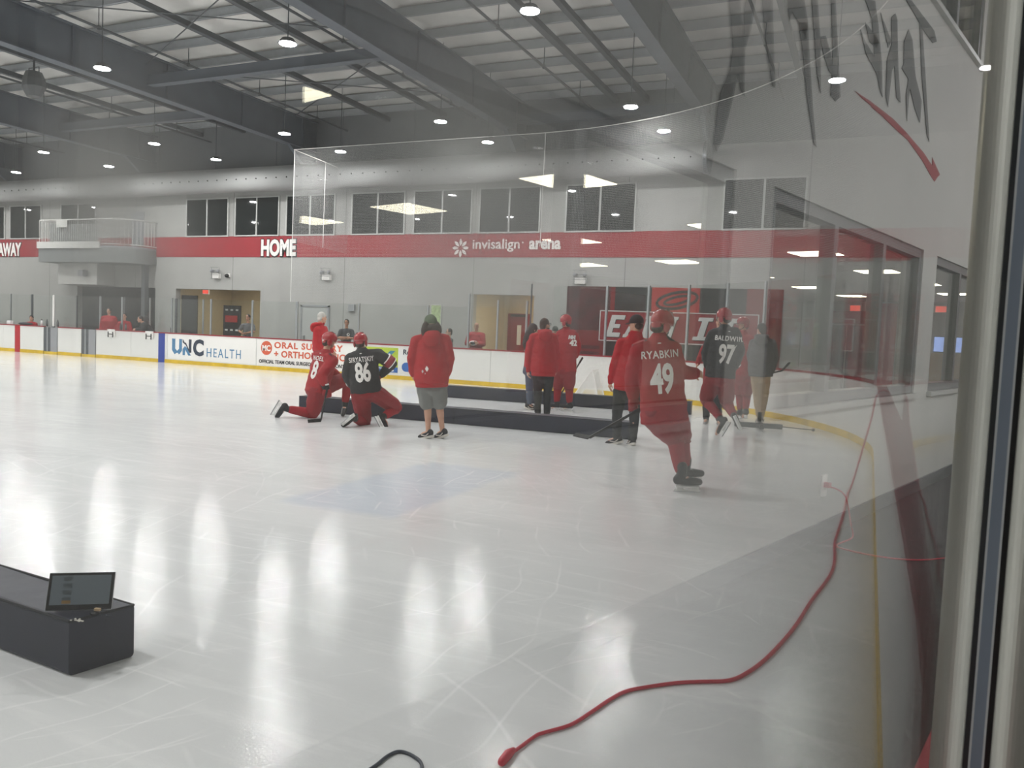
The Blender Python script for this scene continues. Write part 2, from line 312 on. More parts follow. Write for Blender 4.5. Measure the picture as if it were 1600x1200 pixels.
def spline(pts, k=8):
    pts = [V(p) for p in pts]; out = []
    for i in range(len(pts)-1):
        p0, p1, p2, p3 = pts[max(i-1, 0)], pts[i], pts[i+1], pts[min(i+2, len(pts)-1)]
        for j in range(k):
            t = j/k; out.append(0.5*((2*p1)+(p2-p0)*t+(2*p0-5*p1+4*p2-p3)*t*t+(3*p1-p0-3*p2+p3)*t**3))
    out.append(pts[-1]); return out
def prism(bm, poly, o, ax, ay, az, depth):
    """2D polygon extruded: o + x*ax + y*ay, thickness along az"""
    o, ax, ay, az = V(o), V(ax), V(ay), V(az)
    a = [bm.verts.new(o+ax*x+ay*y) for x, y in poly]; b = [bm.verts.new(o+ax*x+ay*y+az*depth) for x, y in poly]
    fa = bm.faces.new(a); fb = bm.faces.new(b[::-1]); fa.normal_update(); fb.normal_update()
    for i in range(len(a)): j = (i+1) % len(a); bm.faces.new((a[i], b[i], b[j], a[j]))
    bmesh.ops.triangulate(bm, faces=[fa, fb])
def bake(bm, vox, smooth=3, wrinkle=0.0, seed=0.0):
    me = bpy.data.meshes.new('t'); bmesh.ops.recalc_face_normals(bm, faces=bm.faces); bm.to_mesh(me); bm.free()
    o = bpy.data.objects.new('t', me); COL.objects.link(o)
    r = o.modifiers.new('r', 'REMESH'); r.mode = 'VOXEL'; r.voxel_size = vox
    if smooth: s = o.modifiers.new('s', 'SMOOTH'); s.iterations = smooth; s.factor = 0.5
    dg = bpy.context.evaluated_depsgraph_get(); dg.update()
    out = bpy.data.meshes.new_from_object(o.evaluated_get(dg))
    bpy.data.objects.remove(o); bpy.data.meshes.remove(me)
    if wrinkle:
        nn = [v.normal.copy() for v in out.vertices]
        for v, n in zip(out.vertices, nn):
            c = v.co; d = noise.noise(V((c.x*7+seed, c.y*7, c.z*11+seed)))+0.6*noise.noise(V((c.x*16, c.y*16+seed, c.z*22)))
            v.co = c+n*(wrinkle*d)
    for p in out.polygons: p.use_smooth = True
    return out
def text_mesh(s, size=1.0, off=0.0, shear=0.0, sx=1.0, ext=0.0, align='CENTER', space=1.0):
    c = bpy.data.curves.new('t', 'FONT'); c.body = s; c.size = size; c.offset = off; c.shear = shear; c.extrude = ext; c.align_x = align; c.align_y = 'CENTER'; c.space_character = space; c.resolution_u = 3
    o = bpy.data.objects.new('t', c); COL.objects.link(o)
    dg = bpy.context.evaluated_depsgraph_get(); dg.update()
    me = bpy.data.meshes.new_from_object(o.evaluated_get(dg)); bpy.data.objects.remove(o); bpy.data.curves.remove(c)
    if sx != 1.0:
        for v in me.vertices: v.co.x *= sx
    return me
def fit_text(s, x0, x1, z0, z1, y, m, name, parent=None, off=0.02, shear=0.0, depth=0.01, space=1.0):
    """lettering on a plane facing -Y, stretched to fill the rectangle"""
    me = text_mesh(s, 1.0, off, shear, 1.0, 0.01, 'CENTER', space)
    xs = [v.co.x for v in me.vertices]; ys = [v.co.y for v in me.vertices]; zs = [v.co.z for v in me.vertices]
    ax, bx_, ay, by = min(xs), max(xs), min(ys), max(ys)
    for v in me.vertices:
        c = v.co.copy(); v.co = V((x0+(c.x-ax)/(bx_-ax)*(x1-x0), y-depth*(0.5+c.z/0.02), z0+(c.y-ay)/(by-ay)*(z1-z0)))
    return link(name, me, m, parent)
ORD = ['first', 'second', 'third', 'fourth', 'fifth', 'sixth', 'seventh', 'eighth', 'ninth', 'tenth', 'eleventh', 'twelfth', 'thirteenth', 'fourteenth', 'fifteenth', 'sixteenth', 'seventeenth', 'eighteenth', 'nineteenth', 'twentieth', 'twenty-first', 'twenty-second', 'twenty-third', 'twenty-fourth', 'twenty-fifth', 'twenty-sixth']
# ================================================================ the room
WY, RX, NY, LX, TOP = 25.0, 2.05, -10.0, -48.0, 9.40     # far wall, right wall, near wall, left wall, roof deck
D, RC = 20.8, 8.53                                       # far boards, corner radius
CX, CYF, CYN = -RC, D-RC, 1.8                            # corner centres
def path_pts():
    pts = []
    def arc(cy, a0, a1, k):
        for i in range(k+1):
            a = R(a0+(a1-a0)*i/k); pts.append((V((CX+RC*math.cos(a), cy+RC*math.sin(a), 0))))
    pts.append(V((LX, D, 0))); arc(CYF, 90, 0, 36); arc(CYN, 0, -90, 36); pts.append(V((LX, CYN-RC, 0)))
    return pts
b = nbm(); vs = [b.verts.new(p) for p in path_pts()]; f = b.faces.new(vs[::-1]); f.normal_update(); bmesh.ops.triangulate(b, faces=[f])
struct(obj('floor', b, M['ice']))
b = nbm(); box(b, LX, 12, NY, 29, -0.12, -0.012); struct(obj('floor_rubber', b, M['rubber']))

def wall_holes(name, plane, c0, c1, u0, u1, z0, z1, holes, m):
    """wall slab between c0 and c1 on its normal axis with rectangular openings (ua, ub, za, zb)"""
    us = sorted({u0, u1, *[h[0] for h in holes], *[h[1] for h in holes]}); b = nbm()
    for a, c in zip(us, us[1:]):
        hs = sorted([(h[2], h[3]) for h in holes if h[0] <= a+1e-6 and h[1] >= c-1e-6]); z = z0; spans = []
        for s, e in hs:
            if s > z: spans.append((z, s))
            z = max(z, e)
        if z < z1: spans.append((z, z1))
        for s, e in spans:
            if plane == 'y': box(b, a, c, c0, c1, s, e)
            else: box(b, c0, c1, a, c, s, e)
    return struct(obj(name, b, m))
DOORS = dict(hall=(-32.66, -27.9, -0.01, 2.82), v1=(-26.73, -22.24, -0.01, 2.80), v2=(-12.82, -10.54, -0.01, 2.84))
wall_holes('wall_far', 'y', WY, WY+0.25, LX, RX, -0.01, TOP+0.1, list(DOORS.values()), M['wall'])
LOBWIN = [(-3.2, 0.87), (1.47, 4.7), (5.3, 9.35), (9.95, 14.0), (14.6, 18.65)]
UPWIN = [(8.9, 11.4), (12.6, 15.1)]
wall_holes('wall_right', 'x', RX, RX+0.22, NY, WY+0.25, -0.01, TOP+0.1, [(a, c, 1.1, 2.62) for a, c in LOBWIN]+[(a, c, 5.08, 6.9) for a, c in UPWIN], M['wall2'])
struct(bx('wall_left', LX-0.2, LX, NY, WY+0.25, -0.01, TOP+0.1, M['wall2'])); struct(bx('wall_near', LX, RX, NY-0.2, NY, -0.01, TOP+0.1, M['wall2']))
struct(bx('ceiling', LX-0.2, RX+0.3, NY-0.2, WY+0.3, TOP, TOP+0.1, M['deck']))
struct(bx('baseboard_right', RX-0.02, RX, NY, WY, -0.01, 0.12, M['postdark']))

# vestibules behind the far wall
def vest(name, x0, x1, top, depth, m):
    b = nbm(); y0, y1 = WY+0.25, WY+depth
    box(b, x0-0.1, x0, y0, y1, 0, top+0.3); box(b, x1, x1+0.1, y0, y1, 0, top+0.3); box(b, x0-0.1, x1+0.1, y1, y1+0.1, 0, top+0.3); box(b, x0-0.1, x1+0.1, y0, y1, top+0.3, top+0.4)
    return struct(obj(name, b, m))
vest('wall_vestibule_left', -26.73, -22.24, 2.8, 3.2, M['beige']); vest('wall_vestibule_right', -12.82, -10.54, 2.84, 2.6, M['beige']); vest('wall_hallway', -32.66, -27.9, 2.82, 3.5, M['darkhall'])
for nm, x, y, z, lab in (('ceiling_downlight', -24.6, WY+1.2, 3.08, 'small round downlight in the beige left vestibule ceiling'), ('ceiling_downlight', -11.0, WY+0.9, 3.12, 'small round downlight above the beige vestibule with the red door')):
    t = thing(nm, lab, 'ceiling light', (x, y, z)); b = nbm(); bmesh.ops.create_circle(b, cap_ends=True, radius=0.10, segments=20, matrix=Matrix.Translation((0, 0, -0.012))); obj('lens', b, emit('downlight', (1, 0.86, 0.62, 1), 420), t)
    b = nbm(); bmesh.ops.create_cone(b, cap_ends=True, radius1=0.13, radius2=0.13, depth=0.02, segments=20); obj('trim_ring', b, M['white'], t)
bx_ = bx('backdrop_panel', -26.70, -25.83, WY+0.28, WY+0.33, 0, 2.55, M['mural_dark']); tag(bx_, 'tall dark repeating-logo panel at the left side of the left vestibule', 'panel')
t = thing('sponsor_banner', 'dark banner stand with a red block standing in the left vestibule', 'banner', (-24.6, WY+1.0, 0))
bx('fabric', -0.47, 0.47, -0.015, 0.015, 0.05, 2.2, M['mural_dark'], t); bx('base', -0.5, 0.5, -0.12, 0.12, 0, 0.05, M['postdark'], t)
p = bx('red_block', -0.36, 0.30, -0.03, -0.017, 1.50, 1.78, M['mural_bright'], t)
bmx = nbm()
for i in range(5):
    for k in range(3):
        if not (1.4 < 0.35+i*0.42 < 1.9): bmx = nbm(); box(bmx, -0.36+k*0.28+(i % 2)*0.06, -0.22+k*0.28+(i % 2)*0.06, -0.02, -0.016, 0.30+i*0.42, 0.37+i*0.42); obj('logo_patch', bmx, M['letter'], t)
t = thing('exit_sign', 'small red exit sign high in the left vestibule', 'exit sign', (-25.6, WY+0.5, 2.72)); bx('lit_face', -0.14, 0.14, -0.02, 0.0, -0.07, 0.07, M['red_exit'], t); bx('housing', -0.17, 0.17, 0.0, 0.05, -0.1, 0.1, M['white'], t)
d1 = struct(bx('door_1', -12.62, -11.70, WY+2.52, WY+2.6, 0, 2.28, M['doorred'])); fit_text('1', -12.22, -12.06, 1.12, 1.85, WY+2.52, M['white'], 'numeral', d1, 0.03); bx('closer', -12.5, -11.85, WY+2.46, WY+2.52, 2.16, 2.25, M['black'], d1)
d2 = struct(bx('door_2', -20.15, -18.95, WY-0.03, WY+0.0, 0, 2.22, M['doorgrey']))
b = nbm(); box(b, -20.22, -20.15, WY-0.05, WY, 0, 2.29); box(b, -18.95, -18.88, WY-0.05, WY, 0, 2.29); box(b, -20.22, -18.88, WY-0.05, WY, 2.22, 2.29); obj('door_frame', b, M['grey'], d2); bx('handle', -20.05, -20.0, WY-0.09, WY-0.03, 0.98, 1.12, M['alu'], d2)
bx_ = bx('service_box', -17.98, -17.72, WY-0.1, WY, 2.1, 2.36, M['grey'], None, 0.01); tag(bx_, 'small grey service box on the far wall right of the grey door', 'box')
t = thing('sidelight_window', 'narrow leafy green lit window panel on the far wall behind the green cap', 'window', (-14.28, WY, 0)); bx('pane', -0.19, 0.19, -0.02, 0, 1.45, 2.42, M['green_glow'], t); 
b = nbm(); box(b, -0.23, -0.19, -0.03, 0, 1.41, 2.46); box(b, 0.19, 0.23, -0.03, 0, 1.41, 2.46); box(b, -0.19, 0.19, -0.03, 0, 2.42, 2.46); box(b, -0.19, 0.19, -0.03, 0, 1.41, 1.45); obj('frame', b, M['frame'], t)

struct(bx('trim_2', LX, RX, WY-0.04, WY, 7.5, TOP, M['eave']))  # darker grey strip across the top of the far wall
# red band and lettering on the far wall
band = struct(bx('trim_1', LX, RX, WY-0.02, WY, 4.11, 4.93, M['band']))
def sign(txt, x0, x1, z0, z1, name, label, outline=True, off=0.035, m='white', space=1.0):
    t = thing(name, label, 'lettering', ((x0+x1)/2, WY-0.02, (z0+z1)/2)); cx, cz = (x0+x1)/2, (z0+z1)/2
    fit_text(txt, x0-cx, x1-cx, z0-cz, z1-cz, -0.012, M[m], 'letters', t, off, 0, 0.01, space)
    if outline: fit_text(txt, x0-cx-0.035, x1-cx+0.05, z0-cz-0.05, z1-cz+0.03, 0.0, M['black'], 'outline', t, off+0.035, 0, 0.008, space)
    return t
sign('HOME', -22.22, -20.53, 4.14, 4.80, 'home_lettering', 'white HOME lettering with black outline on the red band', True, 0.045)
sign('AWAY', -38.05, -36.40, 4.14, 4.76, 'away_lettering', 'white AWAY lettering with black outline at the left of the red band', True, 0.045)
t = thing('arena_lettering', 'white arena name with a petal flower emblem on the red band', 'lettering', (-11.5, WY-0.02, 4.45))
fit_text('invisalign', -1.42, 0.36, -0.16, 0.28, -0.004, M['white'], 'name_letters', t, 0.012, 0, 0.01); fit_text('arena', 0.70, 1.84, -0.08, 0.22, -0.004, M['white'], 'arena_letters', t, 0.035, 0, 0.01)
b = nbm()
for k in range(8):
    a = k*math.pi/4; dx, dz = math.cos(a), math.sin(a)
    poly = [(0.07, 0), (0.15, 0.045), (0.22, 0.055), (0.29, 0.03), (0.33, 0), (0.29, -0.03), (0.22, -0.055), (0.15, -0.045)]
    prism(b, [(x*dx-y*dz, x*dz+y*dx) for x, y in poly], (-1.89, -0.012, -0.02), (1, 0, 0), (0, 0, 1), (0, 1, 0), 0.01)
obj('flower', b, M['white'], t)
b = nbm(); bmesh.ops.create_circle(b, cap_ends=True, radius=0.03, segments=12, matrix=Matrix.Translation((0.47, -0.006, 0.15)) @ Matrix.Rotation(R(90), 4, 'X')); obj('registered_mark', b, M['white'], t)

# upper windows in the far wall
def window(n, x0, x1, z0, z1, mull):
    t = struct(thing('window_%d' % n, 'x', 'window', ((x0+x1)/2, WY, z0)))
    del t['label']; del t['category']; hw = (x1-x0)/2; h = z1-z0; b = nbm(); w_ = 0.05
    box(b, -hw-w_, hw+w_, -0.06, 0, -w_, 0); box(b, -hw-w_, hw+w_, -0.06, 0, h, h+w_); box(b, -hw-w_, -hw, -0.06, 0, 0, h); box(b, hw, hw+w_, -0.06, 0, 0, h)
    if mull: box(b, -0.03, 0.03, -0.06, 0, 0, h)
    obj('window_frame', b, M['frame'], t); bx('window_pane', -hw, hw, -0.03, -0.005, 0, h, M['winglass'], t); return t
for i, (a, c) in enumerate(((-41.0, -38.0+0.4), (-37.14, -35.05), (-33.68, -31.51), (-26.13, -23.97), (-23.54, -21.41), (-20.98, -18.78), (-17.95, -15.73), (-15.28, -13.04), (-12.67, -10.48), (-9.5, -7.23), (-4.44, -2.15))):
    window(i+1, a, c, 4.97, 6.42, True)
struct(bx('door_3', -29.3, -28.6, WY-0.03, WY, 4.55, 6.0, M['grey']))
# lobby windows of the right wall (seen mirrored in the shield glass)
n_ = 12
for (ys, z0, z1, top) in ((LOBWIN, 1.1, 2.62, False), (UPWIN, 5.08, 6.9, True)):
    for a, c in ys:
        t = bpy.data.objects.new('window_%d' % n_, None); COL.objects.link(t); struct(t); t.location = (RX, a, z0); n_ += 1
        L_, h = c-a, z1-z0; k = max(2, round(L_/1.34)); b = nbm(); fw = 0.09
        box(b, 0.02, 0.14, 0, L_, 0, fw); box(b, 0.02, 0.14, 0, L_, h-fw, h); box(b, 0.02, 0.14, 0, fw, fw, h-fw); box(b, 0.02, 0.14, L_-fw, L_, fw, h-fw)
        for i in range(1, k): box(b, 0.02, 0.14, L_*i/k-fw/2, L_*i/k+fw/2, fw, h-fw)
        obj('window_frame', b, M['darkframe'], t)
        for i in range(k): bx('window_pane', 0.06, 0.075, L_*i/k+fw/2, L_*(i+1)/k-fw/2, fw, h-fw, M['glass'], t)
        bx('window_sill', -0.05, 0.02, -0.04, L_+0.04, -0.05, 0.0, M['frame'], t)
# the lobby behind it
b = nbm(); box(b, RX+0.22, 10.2, -4, 24.6, 2.9, 3.0); struct(obj('ceiling_lobby', b, M['white']))
b = nbm(); box(b, 10.0, 10.2, -4, 24.6, 0, 2.9); box(b, RX+0.22, 10.2, -4.2, -4, 0, 2.9); struct(obj('wall_lobby_back', b, M['wall2']))
struct(bx('wall_lobby_end', RX+0.25, 10.2, 24.5, 24.7, 0, 2.95, M['wall2']))
b = nbm(); box(b, RX+0.22, 6.4, 7.9, 8.0, 5.0, 7.1); box(b, RX+0.22, 6.4, 15.9, 16.0, 5.0, 7.1); box(b, 6.3, 6.4, 8.0, 15.9, 5.0, 7.1); box(b, RX+0.22, 6.4, 7.9, 16.0, 7.0, 7.1); box(b, RX+0.22, 6.4, 7.9, 16.0, 4.9, 5.0); struct(obj('wall_upper_office', b, M['wall2']))
lamps = [(4.05, 2.63+3.05*k, 2.9) for k in range(7)]+[(6.6, 3.05+3.12*k, 2.9) for k in range(7)]+[(8.6, 6.3+6.2*k, 2.9) for k in range(3)]+[(3.6, 10.2, 7.0), (3.6, 13.6, 7.0)]
for i, (x, y, z) in enumerate(lamps):
    lab = 'square warm panel light in the lobby ceiling, %s in the %s row' % (ORD[i % 7] if i < 14 else ORD[i-14], 'near' if i < 7 else 'middle' if i < 14 else 'back') if i < 17 else 'square warm panel light in the upstairs office behind the %s upper window' % ('nearer' if i == 17 else 'farther')
    t = thing('panel_light', lab, 'ceiling light', (x, y, z), 0, 'lobby ceiling panel lights'); bx('diffuser', -0.3, 0.3, -0.3, 0.3, -0.015, -0.005, M['panelled'], t); bx('frame', -0.32, 0.32, -0.32, 0.32, -0.008, 0.0, M['white'], t)
t = thing('television', 'wall television with a blue screen at the end of the lobby', 'television', (4.8, 24.5, 1.74)); bx('screen', -0.36, 0.36, -0.065, -0.06, -0.2, 0.2, M['tv'], t); bx('casing', -0.38, 0.38, -0.06, -0.0, -0.22, 0.22, M['black'], t)
for x, z, l in ((7.32, 3.05-0.35, 'red exit sign over the lobby end door, the one farther from the rink'), (5.05, 2.7, 'red exit sign over the television in the lobby')):
    t = thing('exit_sign', l, 'exit sign', (x, 24.5, z)); bx('lit_face', -0.14, 0.14, -0.05, -0.045, -0.08, 0.08, M['red_exit'], t); bx('housing', -0.17, 0.17, -0.045, 0, -0.1, 0.1, M['white'], t)
tag(bx('wall_graphic', 6.1, 6.66, 24.44, 24.5, 0.0, 2.85, M['mural_bright']), 'tall red graphic panel on the lobby end wall', 'panel')
tag(bx('team_banner', 6.75, 8.1, 24.44, 24.5, 2.25, 2.62, M['mural_red']), 'wide red banner above the doors at the lobby end', 'banner')
tag(bx('shop_display', 4.0, 5.2, 24.3, 24.47, 0.0, 1.5, M['khaki']), 'pale counter front under the lobby television', 'counter')
struct(bx('door_4', 6.75, 7.5, 24.45, 24.5, 0, 2.2, M['darkhall'])); struct(bx('door_5', 7.55, 8.3, 24.45, 24.5, 0, 2.2, M['darkhall']))
tag(bx('wall_graphic', 9.93, 10.0, 12.0, 17.0, 0.4, 2.6, M['mural_red']), 'long red graphic panel on the back wall of the lobby', 'panel')
t = thing('wall_outlet', 'white wall outlet with a pink plug low on the right wall', 'outlet', (RX, 6.67, 0.42)); bx('plate', -0.012, 0, -0.06, 0.06, -0.09, 0.09, M['white'], t); bx('plug', -0.06, -0.012, -0.02, 0.02, -0.01, 0.03, M['cordred'], t)
b = nbm(); tube(b, spline([(RX-0.05, 6.67, 0.42), (RX-0.16, 6.72, 0.36), (RX-0.2, 6.8, 0.12), (RX-0.22, 6.8, 0.01), (1.8, 6.4, 0.0), (1.2, 6.6, 0.0), (0.8, 8.2, 0.0), (0.55, 10.6, 0.0)]), 0.006, 6); tag(obj('power_cord', b, M['cordred'], None, True), 'thin pink cord from the wall outlet along the dark rubber floor', 'cord')
# brush lettering and arrow on the right wall
BR = {'s1': [(4.45, 3.57), (4.59, 3.61), (4.7, 3.32), (4.73, 3.07), (4.67, 3.1), (4.63, 3.18), (4.56, 2.98), (4.47, 2.75), (4.4, 2.67), (4.36, 2.71), (4.38, 2.9), (4.41, 3.01), (4.52, 3.17), (4.54, 3.31)] ,'s2': [(4.68, 3.64), (4.82, 3.69), (4.77, 3.49), (4.68, 3.29), (4.68, 3.42), (4.66, 3.55)] ,'s3': [(4.9, 3.72), (5.06, 3.77), (5.13, 3.46), (5.19, 3.24), (5.14, 3.24), (4.98, 3.52)] ,'s4': [(5.3, 3.85), (5.58, 3.94), (5.7, 3.79), (5.65, 3.69), (5.52, 3.76), (5.39, 3.79), (5.36, 3.72)] ,'s5': [(5.52, 3.76), (5.68, 3.81), (5.74, 3.63), (5.89, 3.25), (6.0, 3.02), (5.94, 3.04), (5.75, 3.33), (5.62, 3.6)] ,'s6': [(5.72, 3.99), (5.83, 4.03), (5.94, 3.77), (6.02, 3.41), (5.92, 3.52), (5.83, 3.74)] ,'s7': [(5.93, 3.79), (6.04, 3.83), (6.16, 3.75), (6.26, 3.6), (6.15, 3.61), (6.03, 3.69)] ,'s8': [(6.1, 4.12), (6.19, 4.15), (6.32, 3.8), (6.44, 3.49), (6.34, 3.43), (6.23, 3.45), (6.21, 3.77)] ,'s9': [(6.86, 4.37), (7.12, 4.44), (7.25, 4.29), (7.42, 4.02), (7.51, 3.75), (7.41, 3.8), (7.22, 3.99), (7.07, 4.28)] ,'s10': [(6.8, 4.11), (6.93, 4.06), (7.22, 4.01), (7.32, 3.89), (6.99, 3.97)] ,'s11': [(6.91, 4.2), (7.09, 4.19), (7.3, 4.17), (7.25, 4.09), (7.05, 4.09)] ,'s12': [(7.29, 4.4), (7.65, 4.27), (7.57, 4.19)] ,'s13': [(7.6, 4.46), (7.71, 4.53), (7.78, 4.5), (7.91, 4.13), (8.07, 3.84), (7.93, 3.85), (7.79, 4.1), (7.73, 4.04), (7.69, 3.71), (7.6, 3.79), (7.57, 4.09), (7.66, 4.25)] ,'s14': [(8.04, 4.38), (8.16, 4.53), (8.31, 4.48), (8.5, 4.2), (8.79, 4.03), (8.79, 3.82), (8.55, 3.91), (8.34, 4.04), (8.32, 3.73), (8.23, 3.95), (8.27, 4.11), (8.02, 4.14), (8.08, 4.19)] ,'s15': [(8.5, 4.73), (8.63, 4.68), (8.81, 4.38), (9.2, 3.72), (9.09, 3.76), (8.72, 4.27)] ,'s16': [(7.96, 4.75), (8.14, 4.8), (8.66, 4.8), (9.07, 4.8), (9.2, 4.73), (9.05, 4.67), (8.67, 4.68), (8.21, 4.73)] ,'arrow': [(6.78, 3.62), (7.2, 3.64), (7.86, 3.65), (8.29, 3.63), (9.02, 3.57), (9.4, 3.51), (9.38, 3.59), (9.76, 3.48), (9.67, 3.44), (9.55, 3.37), (9.33, 3.41), (8.98, 3.49), (8.41, 3.57), (7.98, 3.58), (7.48, 3.6), (7.2, 3.6), (7.38, 3.61), (6.95, 3.61)] ,}
t = thing('brush_lettering', 'dark grey brush lettering high on the right wall, seen mirrored', 'lettering', (RX-0.004, 0, 0))
for k, poly in BR.items():
    b = nbm(); prism(b, [(y, z) for y, z in poly], (-0.004, 0, 0), (0, 1, 0), (0, 0, 1), (1, 0, 0), 0.004)
    if k == 'arrow': tag(obj('brush_arrow', b, M['grafred'], None, False, (RX-0.002, 0, 0)), 'dark red brushed arrow under the grey lettering on the right wall', 'arrow')
    else: obj('brush_stroke', b, M['graf'], t)

# mural and EARN IT sign
t = thing('wall_mural', 'dark red team mural on the far wall behind the corner glass', 'mural', (-5.97, WY, 0))
for nm, a, c, z0, z1, m, y in (('backing', -3.39, 3.39, 0.05, 3.17, 'mural_red', 0.02), ('photo_print', -3.39, -1.9, 1.75, 3.17, 'mural_photo', 0.026), ('dark_print', -1.75, -0.55, 2.42, 3.17, 'mural_dark', 0.026), ('red_stripe', -0.55, 0.95, 0.05, 3.17, 'mural_bright', 0.03), ('dark_print', 0.95, 2.35, 2.42, 3.17, 'mural_dark', 0.026), ('dark_print', -2.0, 2.6, 0.05, 1.42, 'mural_dark', 0.034), ('red_print', 2.65, 3.39, 0.05, 3.17, 'mural_red', 0.03)):
    bx(nm, a, c, -y, 0, z0, z1, M[m], t)
b = nbm()
for rx_, rz_, th in ((0.62, 0.26, 0.05), (0.38, 0.13, 0.045)):
    pts = [V((0.25+rx_*math.cos(a)+0.1*math.sin(a), -0.036, 2.78+rz_*math.sin(a)+0.1*math.cos(a)*0.6)) for a in [2*math.pi*i/40 for i in range(41)]]; tube(b, pts, th, 6)
for v in b.verts: v.co.y = -0.036+(v.co.y+0.036)*0.1
obj('swirl_emblem', b, M['mural_dark'], t)
b = nbm()
for i in range(4): box(b, -3.1, -2.2, -0.032, -0.02, 0.55+i*0.2, 0.66+i*0.2)
obj('print_lines', b, M['mural_photo'], t)
t = thing('motto_sign', 'long red sign reading EARN IT in white slanted capitals on the mural', 'sign', (-5.7, WY-0.05, 1.92))
bx('sign_face', -2.45, 2.45, -0.04, 0, -0.48, 0.48, M['signface'], t)
b = nbm(); 
for a in ((-2.48, 2.48, 0.46, 0.49), (-2.48, 2.48, -0.49, -0.46), (-2.48, -2.45, -0.46, 0.46), (2.45, 2.48, -0.46, 0.46)): box(b, a[0], a[1], -0.055, 0.0, a[2], a[3])
obj('border', b, M['letter'], t)
GL = {'E': [(0, 0), (.66, 0), (.66, .2), (.25, .2), (.25, .41), (.54, .41), (.54, .59), (.25, .59), (.25, .8), (.66, .8), (.66, 1), (0, 1)],
 'I': [(0, 0), (.46, 0), (.46, .16), (.33, .16), (.33, .84), (.46, .84), (.46, 1), (0, 1), (0, .84), (.13, .84), (.13, .16), (0, .16)],
 'T': [(.24, 0), (.5, 0), (.5, .8), (.74, .8), (.74, 1), (0, 1), (0, .8), (.24, .8)],
 'A': [(0, 0), (.26, 0), (.26, .14), (.22, .14), (.25, .27), (.45, .27), (.48, .14), (.44, .14), (.44, 0), (.72, 0), (.72, .14), (.66, .14), (.46, 1), (.26, 1), (.06, .14), (0, .14)],
 'N': [(0, 0), (.26, 0), (.26, .14), (.2, .14), (.2, .62), (.5, 0), (.66, 0), (.66, .86), (.72, .86), (.72, 1), (.46, 1), (.46, .86), (.52, .86), (.52, .42), (.24, 1), (0, 1), (0, .86), (.06, .86), (.06, .14), (0, .14)],
 'R': [(0, 0), (.28, 0), (.28, .14), (.22, .14), (.22, .4), (.32, .4), (.46, 0), (.7, 0), (.7, .14), (.62, .14), (.5, .44), (.62, .56), (.64, .72), (.6, .88), (.48, 1), (0, 1), (0, .86), (.06, .86), (.06, .14), (0, .14)]}
for ch, xx in (('E', -2.16), ('A', -1.60), ('R', -1.04), ('N', -0.50), ('I', 0.62), ('T', 1.22)):
    for m, dx, y in (('black', 0.02, -0.046), ('letter', 0.0, -0.056)):
        b = nbm(); prism(b, [(xx+x*(0.68 if ch not in 'IT' else 0.95)+(z_-0.5)*0.19+dx, (z_-0.5)*0.70-dx) for x, z_ in GL[ch]], (0, y, 0), (1, 0, 0), (0, 0, 1), (0, 1, 0), 0.01); obj('letter' if m == 'letter' else 'letter_shadow', b, M[m], t)

# emergency lights and camera on the far wall
for x, l in ((-24.47, 'twin-head emergency light over the left vestibule'), (-19.03, 'twin-head emergency light over the grey door'), (-8.91, 'twin-head emergency light over the mural')):
    t = thing('emergency_light', l, 'emergency light', (x, WY, 3.38), 0, 'emergency lights on the far wall'); bx('body', -0.19, 0.19, -0.1, 0, -0.14, 0.06, M['white'], t, 0.01)
    for s in (-1, 1):
        b = nbm(); seg(b, (s*0.14, -0.08, 0.17), (s*0.17, -0.17, 0.15), 0.045, 0.07, 10); seg(b, (s*0.12, -0.05, 0.05), (s*0.14, -0.08, 0.17), 0.015, 0.015, 6); obj('lamp_head', b, M['grey'], t, True)
    b = nbm()
    for s in (-0.2, 0.2): tube(b, [(s, -0.13, -0.15), (s, -0.13, 0.3)], 0.006, 5)
    for k in range(4): tube(b, [(-0.22, -0.19, -0.15+k*0.15), (0.22, -0.19, -0.15+k*0.15)], 0.006, 5)
    obj('wire_guard', b, M['darkalu'], t)
t = thing('security_camera', 'small dome security camera beside the left emergency light', 'camera', (-23.9, WY, 3.36)); b = nbm(); ell(b, (0, -0.09, 0), (0.09, 0, 0), (0, 0.09, 0), (0, 0, 0.08)); obj('dome', b, M['black'], t, True); bx('mount', -0.11, 0.11, -0.05, 0, -0.05, 0.09, M['white'], t)

# balcony over the dark hallway
t = thing('balcony', 'grey railed balcony with a rounded corner jutting from the far wall', 'balcony', (-30.4, WY, 0))
out = [(-2.75, 0.0), (-2.75, -1.5)]+[(1.35+1.2*math.sin(R(a)), -0.3-1.2*math.cos(R(a))) for a in range(0, 91, 15)]+[(2.55, 0.0)]
b = nbm(); prism(b, out, (0, 0, 3.75), (1, 0, 0), (0, 1, 0), (0, 0, 1), 0.6); obj('slab', b, M['baulk'], t)
b = nbm(); box(b, -2.78, 1.0, -1.56, -1.5, 4.32, 4.60); obj('fascia', b, M['balwhite'], t)
b = nbm(); prism(b, out, (0, 0, 4.35), (1, 0, 0), (0, 1, 0), (0, 0, 1), 0.08); obj('deck', b, M['grey'], t)
rail = [V((x, y*0.97, 0)) for x, y in out]; b = nbm(); tube(b, [p+V((0, 0, 5.52)) for p in rail], 0.03, 6); tube(b, [p+V((0, 0, 4.5)) for p in rail], 0.02, 6); obj('handrail', b, M['balwhite'], t)
b = nbm()
for p, q in zip(rail, rail[1:]):
    k = max(1, int((q-p).length/0.13))
    for i in range(k): c = p.lerp(q, i/k); tube(b, [c+V((0, 0, 4.45)), c+V((0, 0, 5.52))], 0.012, 4, False)
o = obj('balusters', b, M['balwhite'], t); o['kind'] = 'stuff'
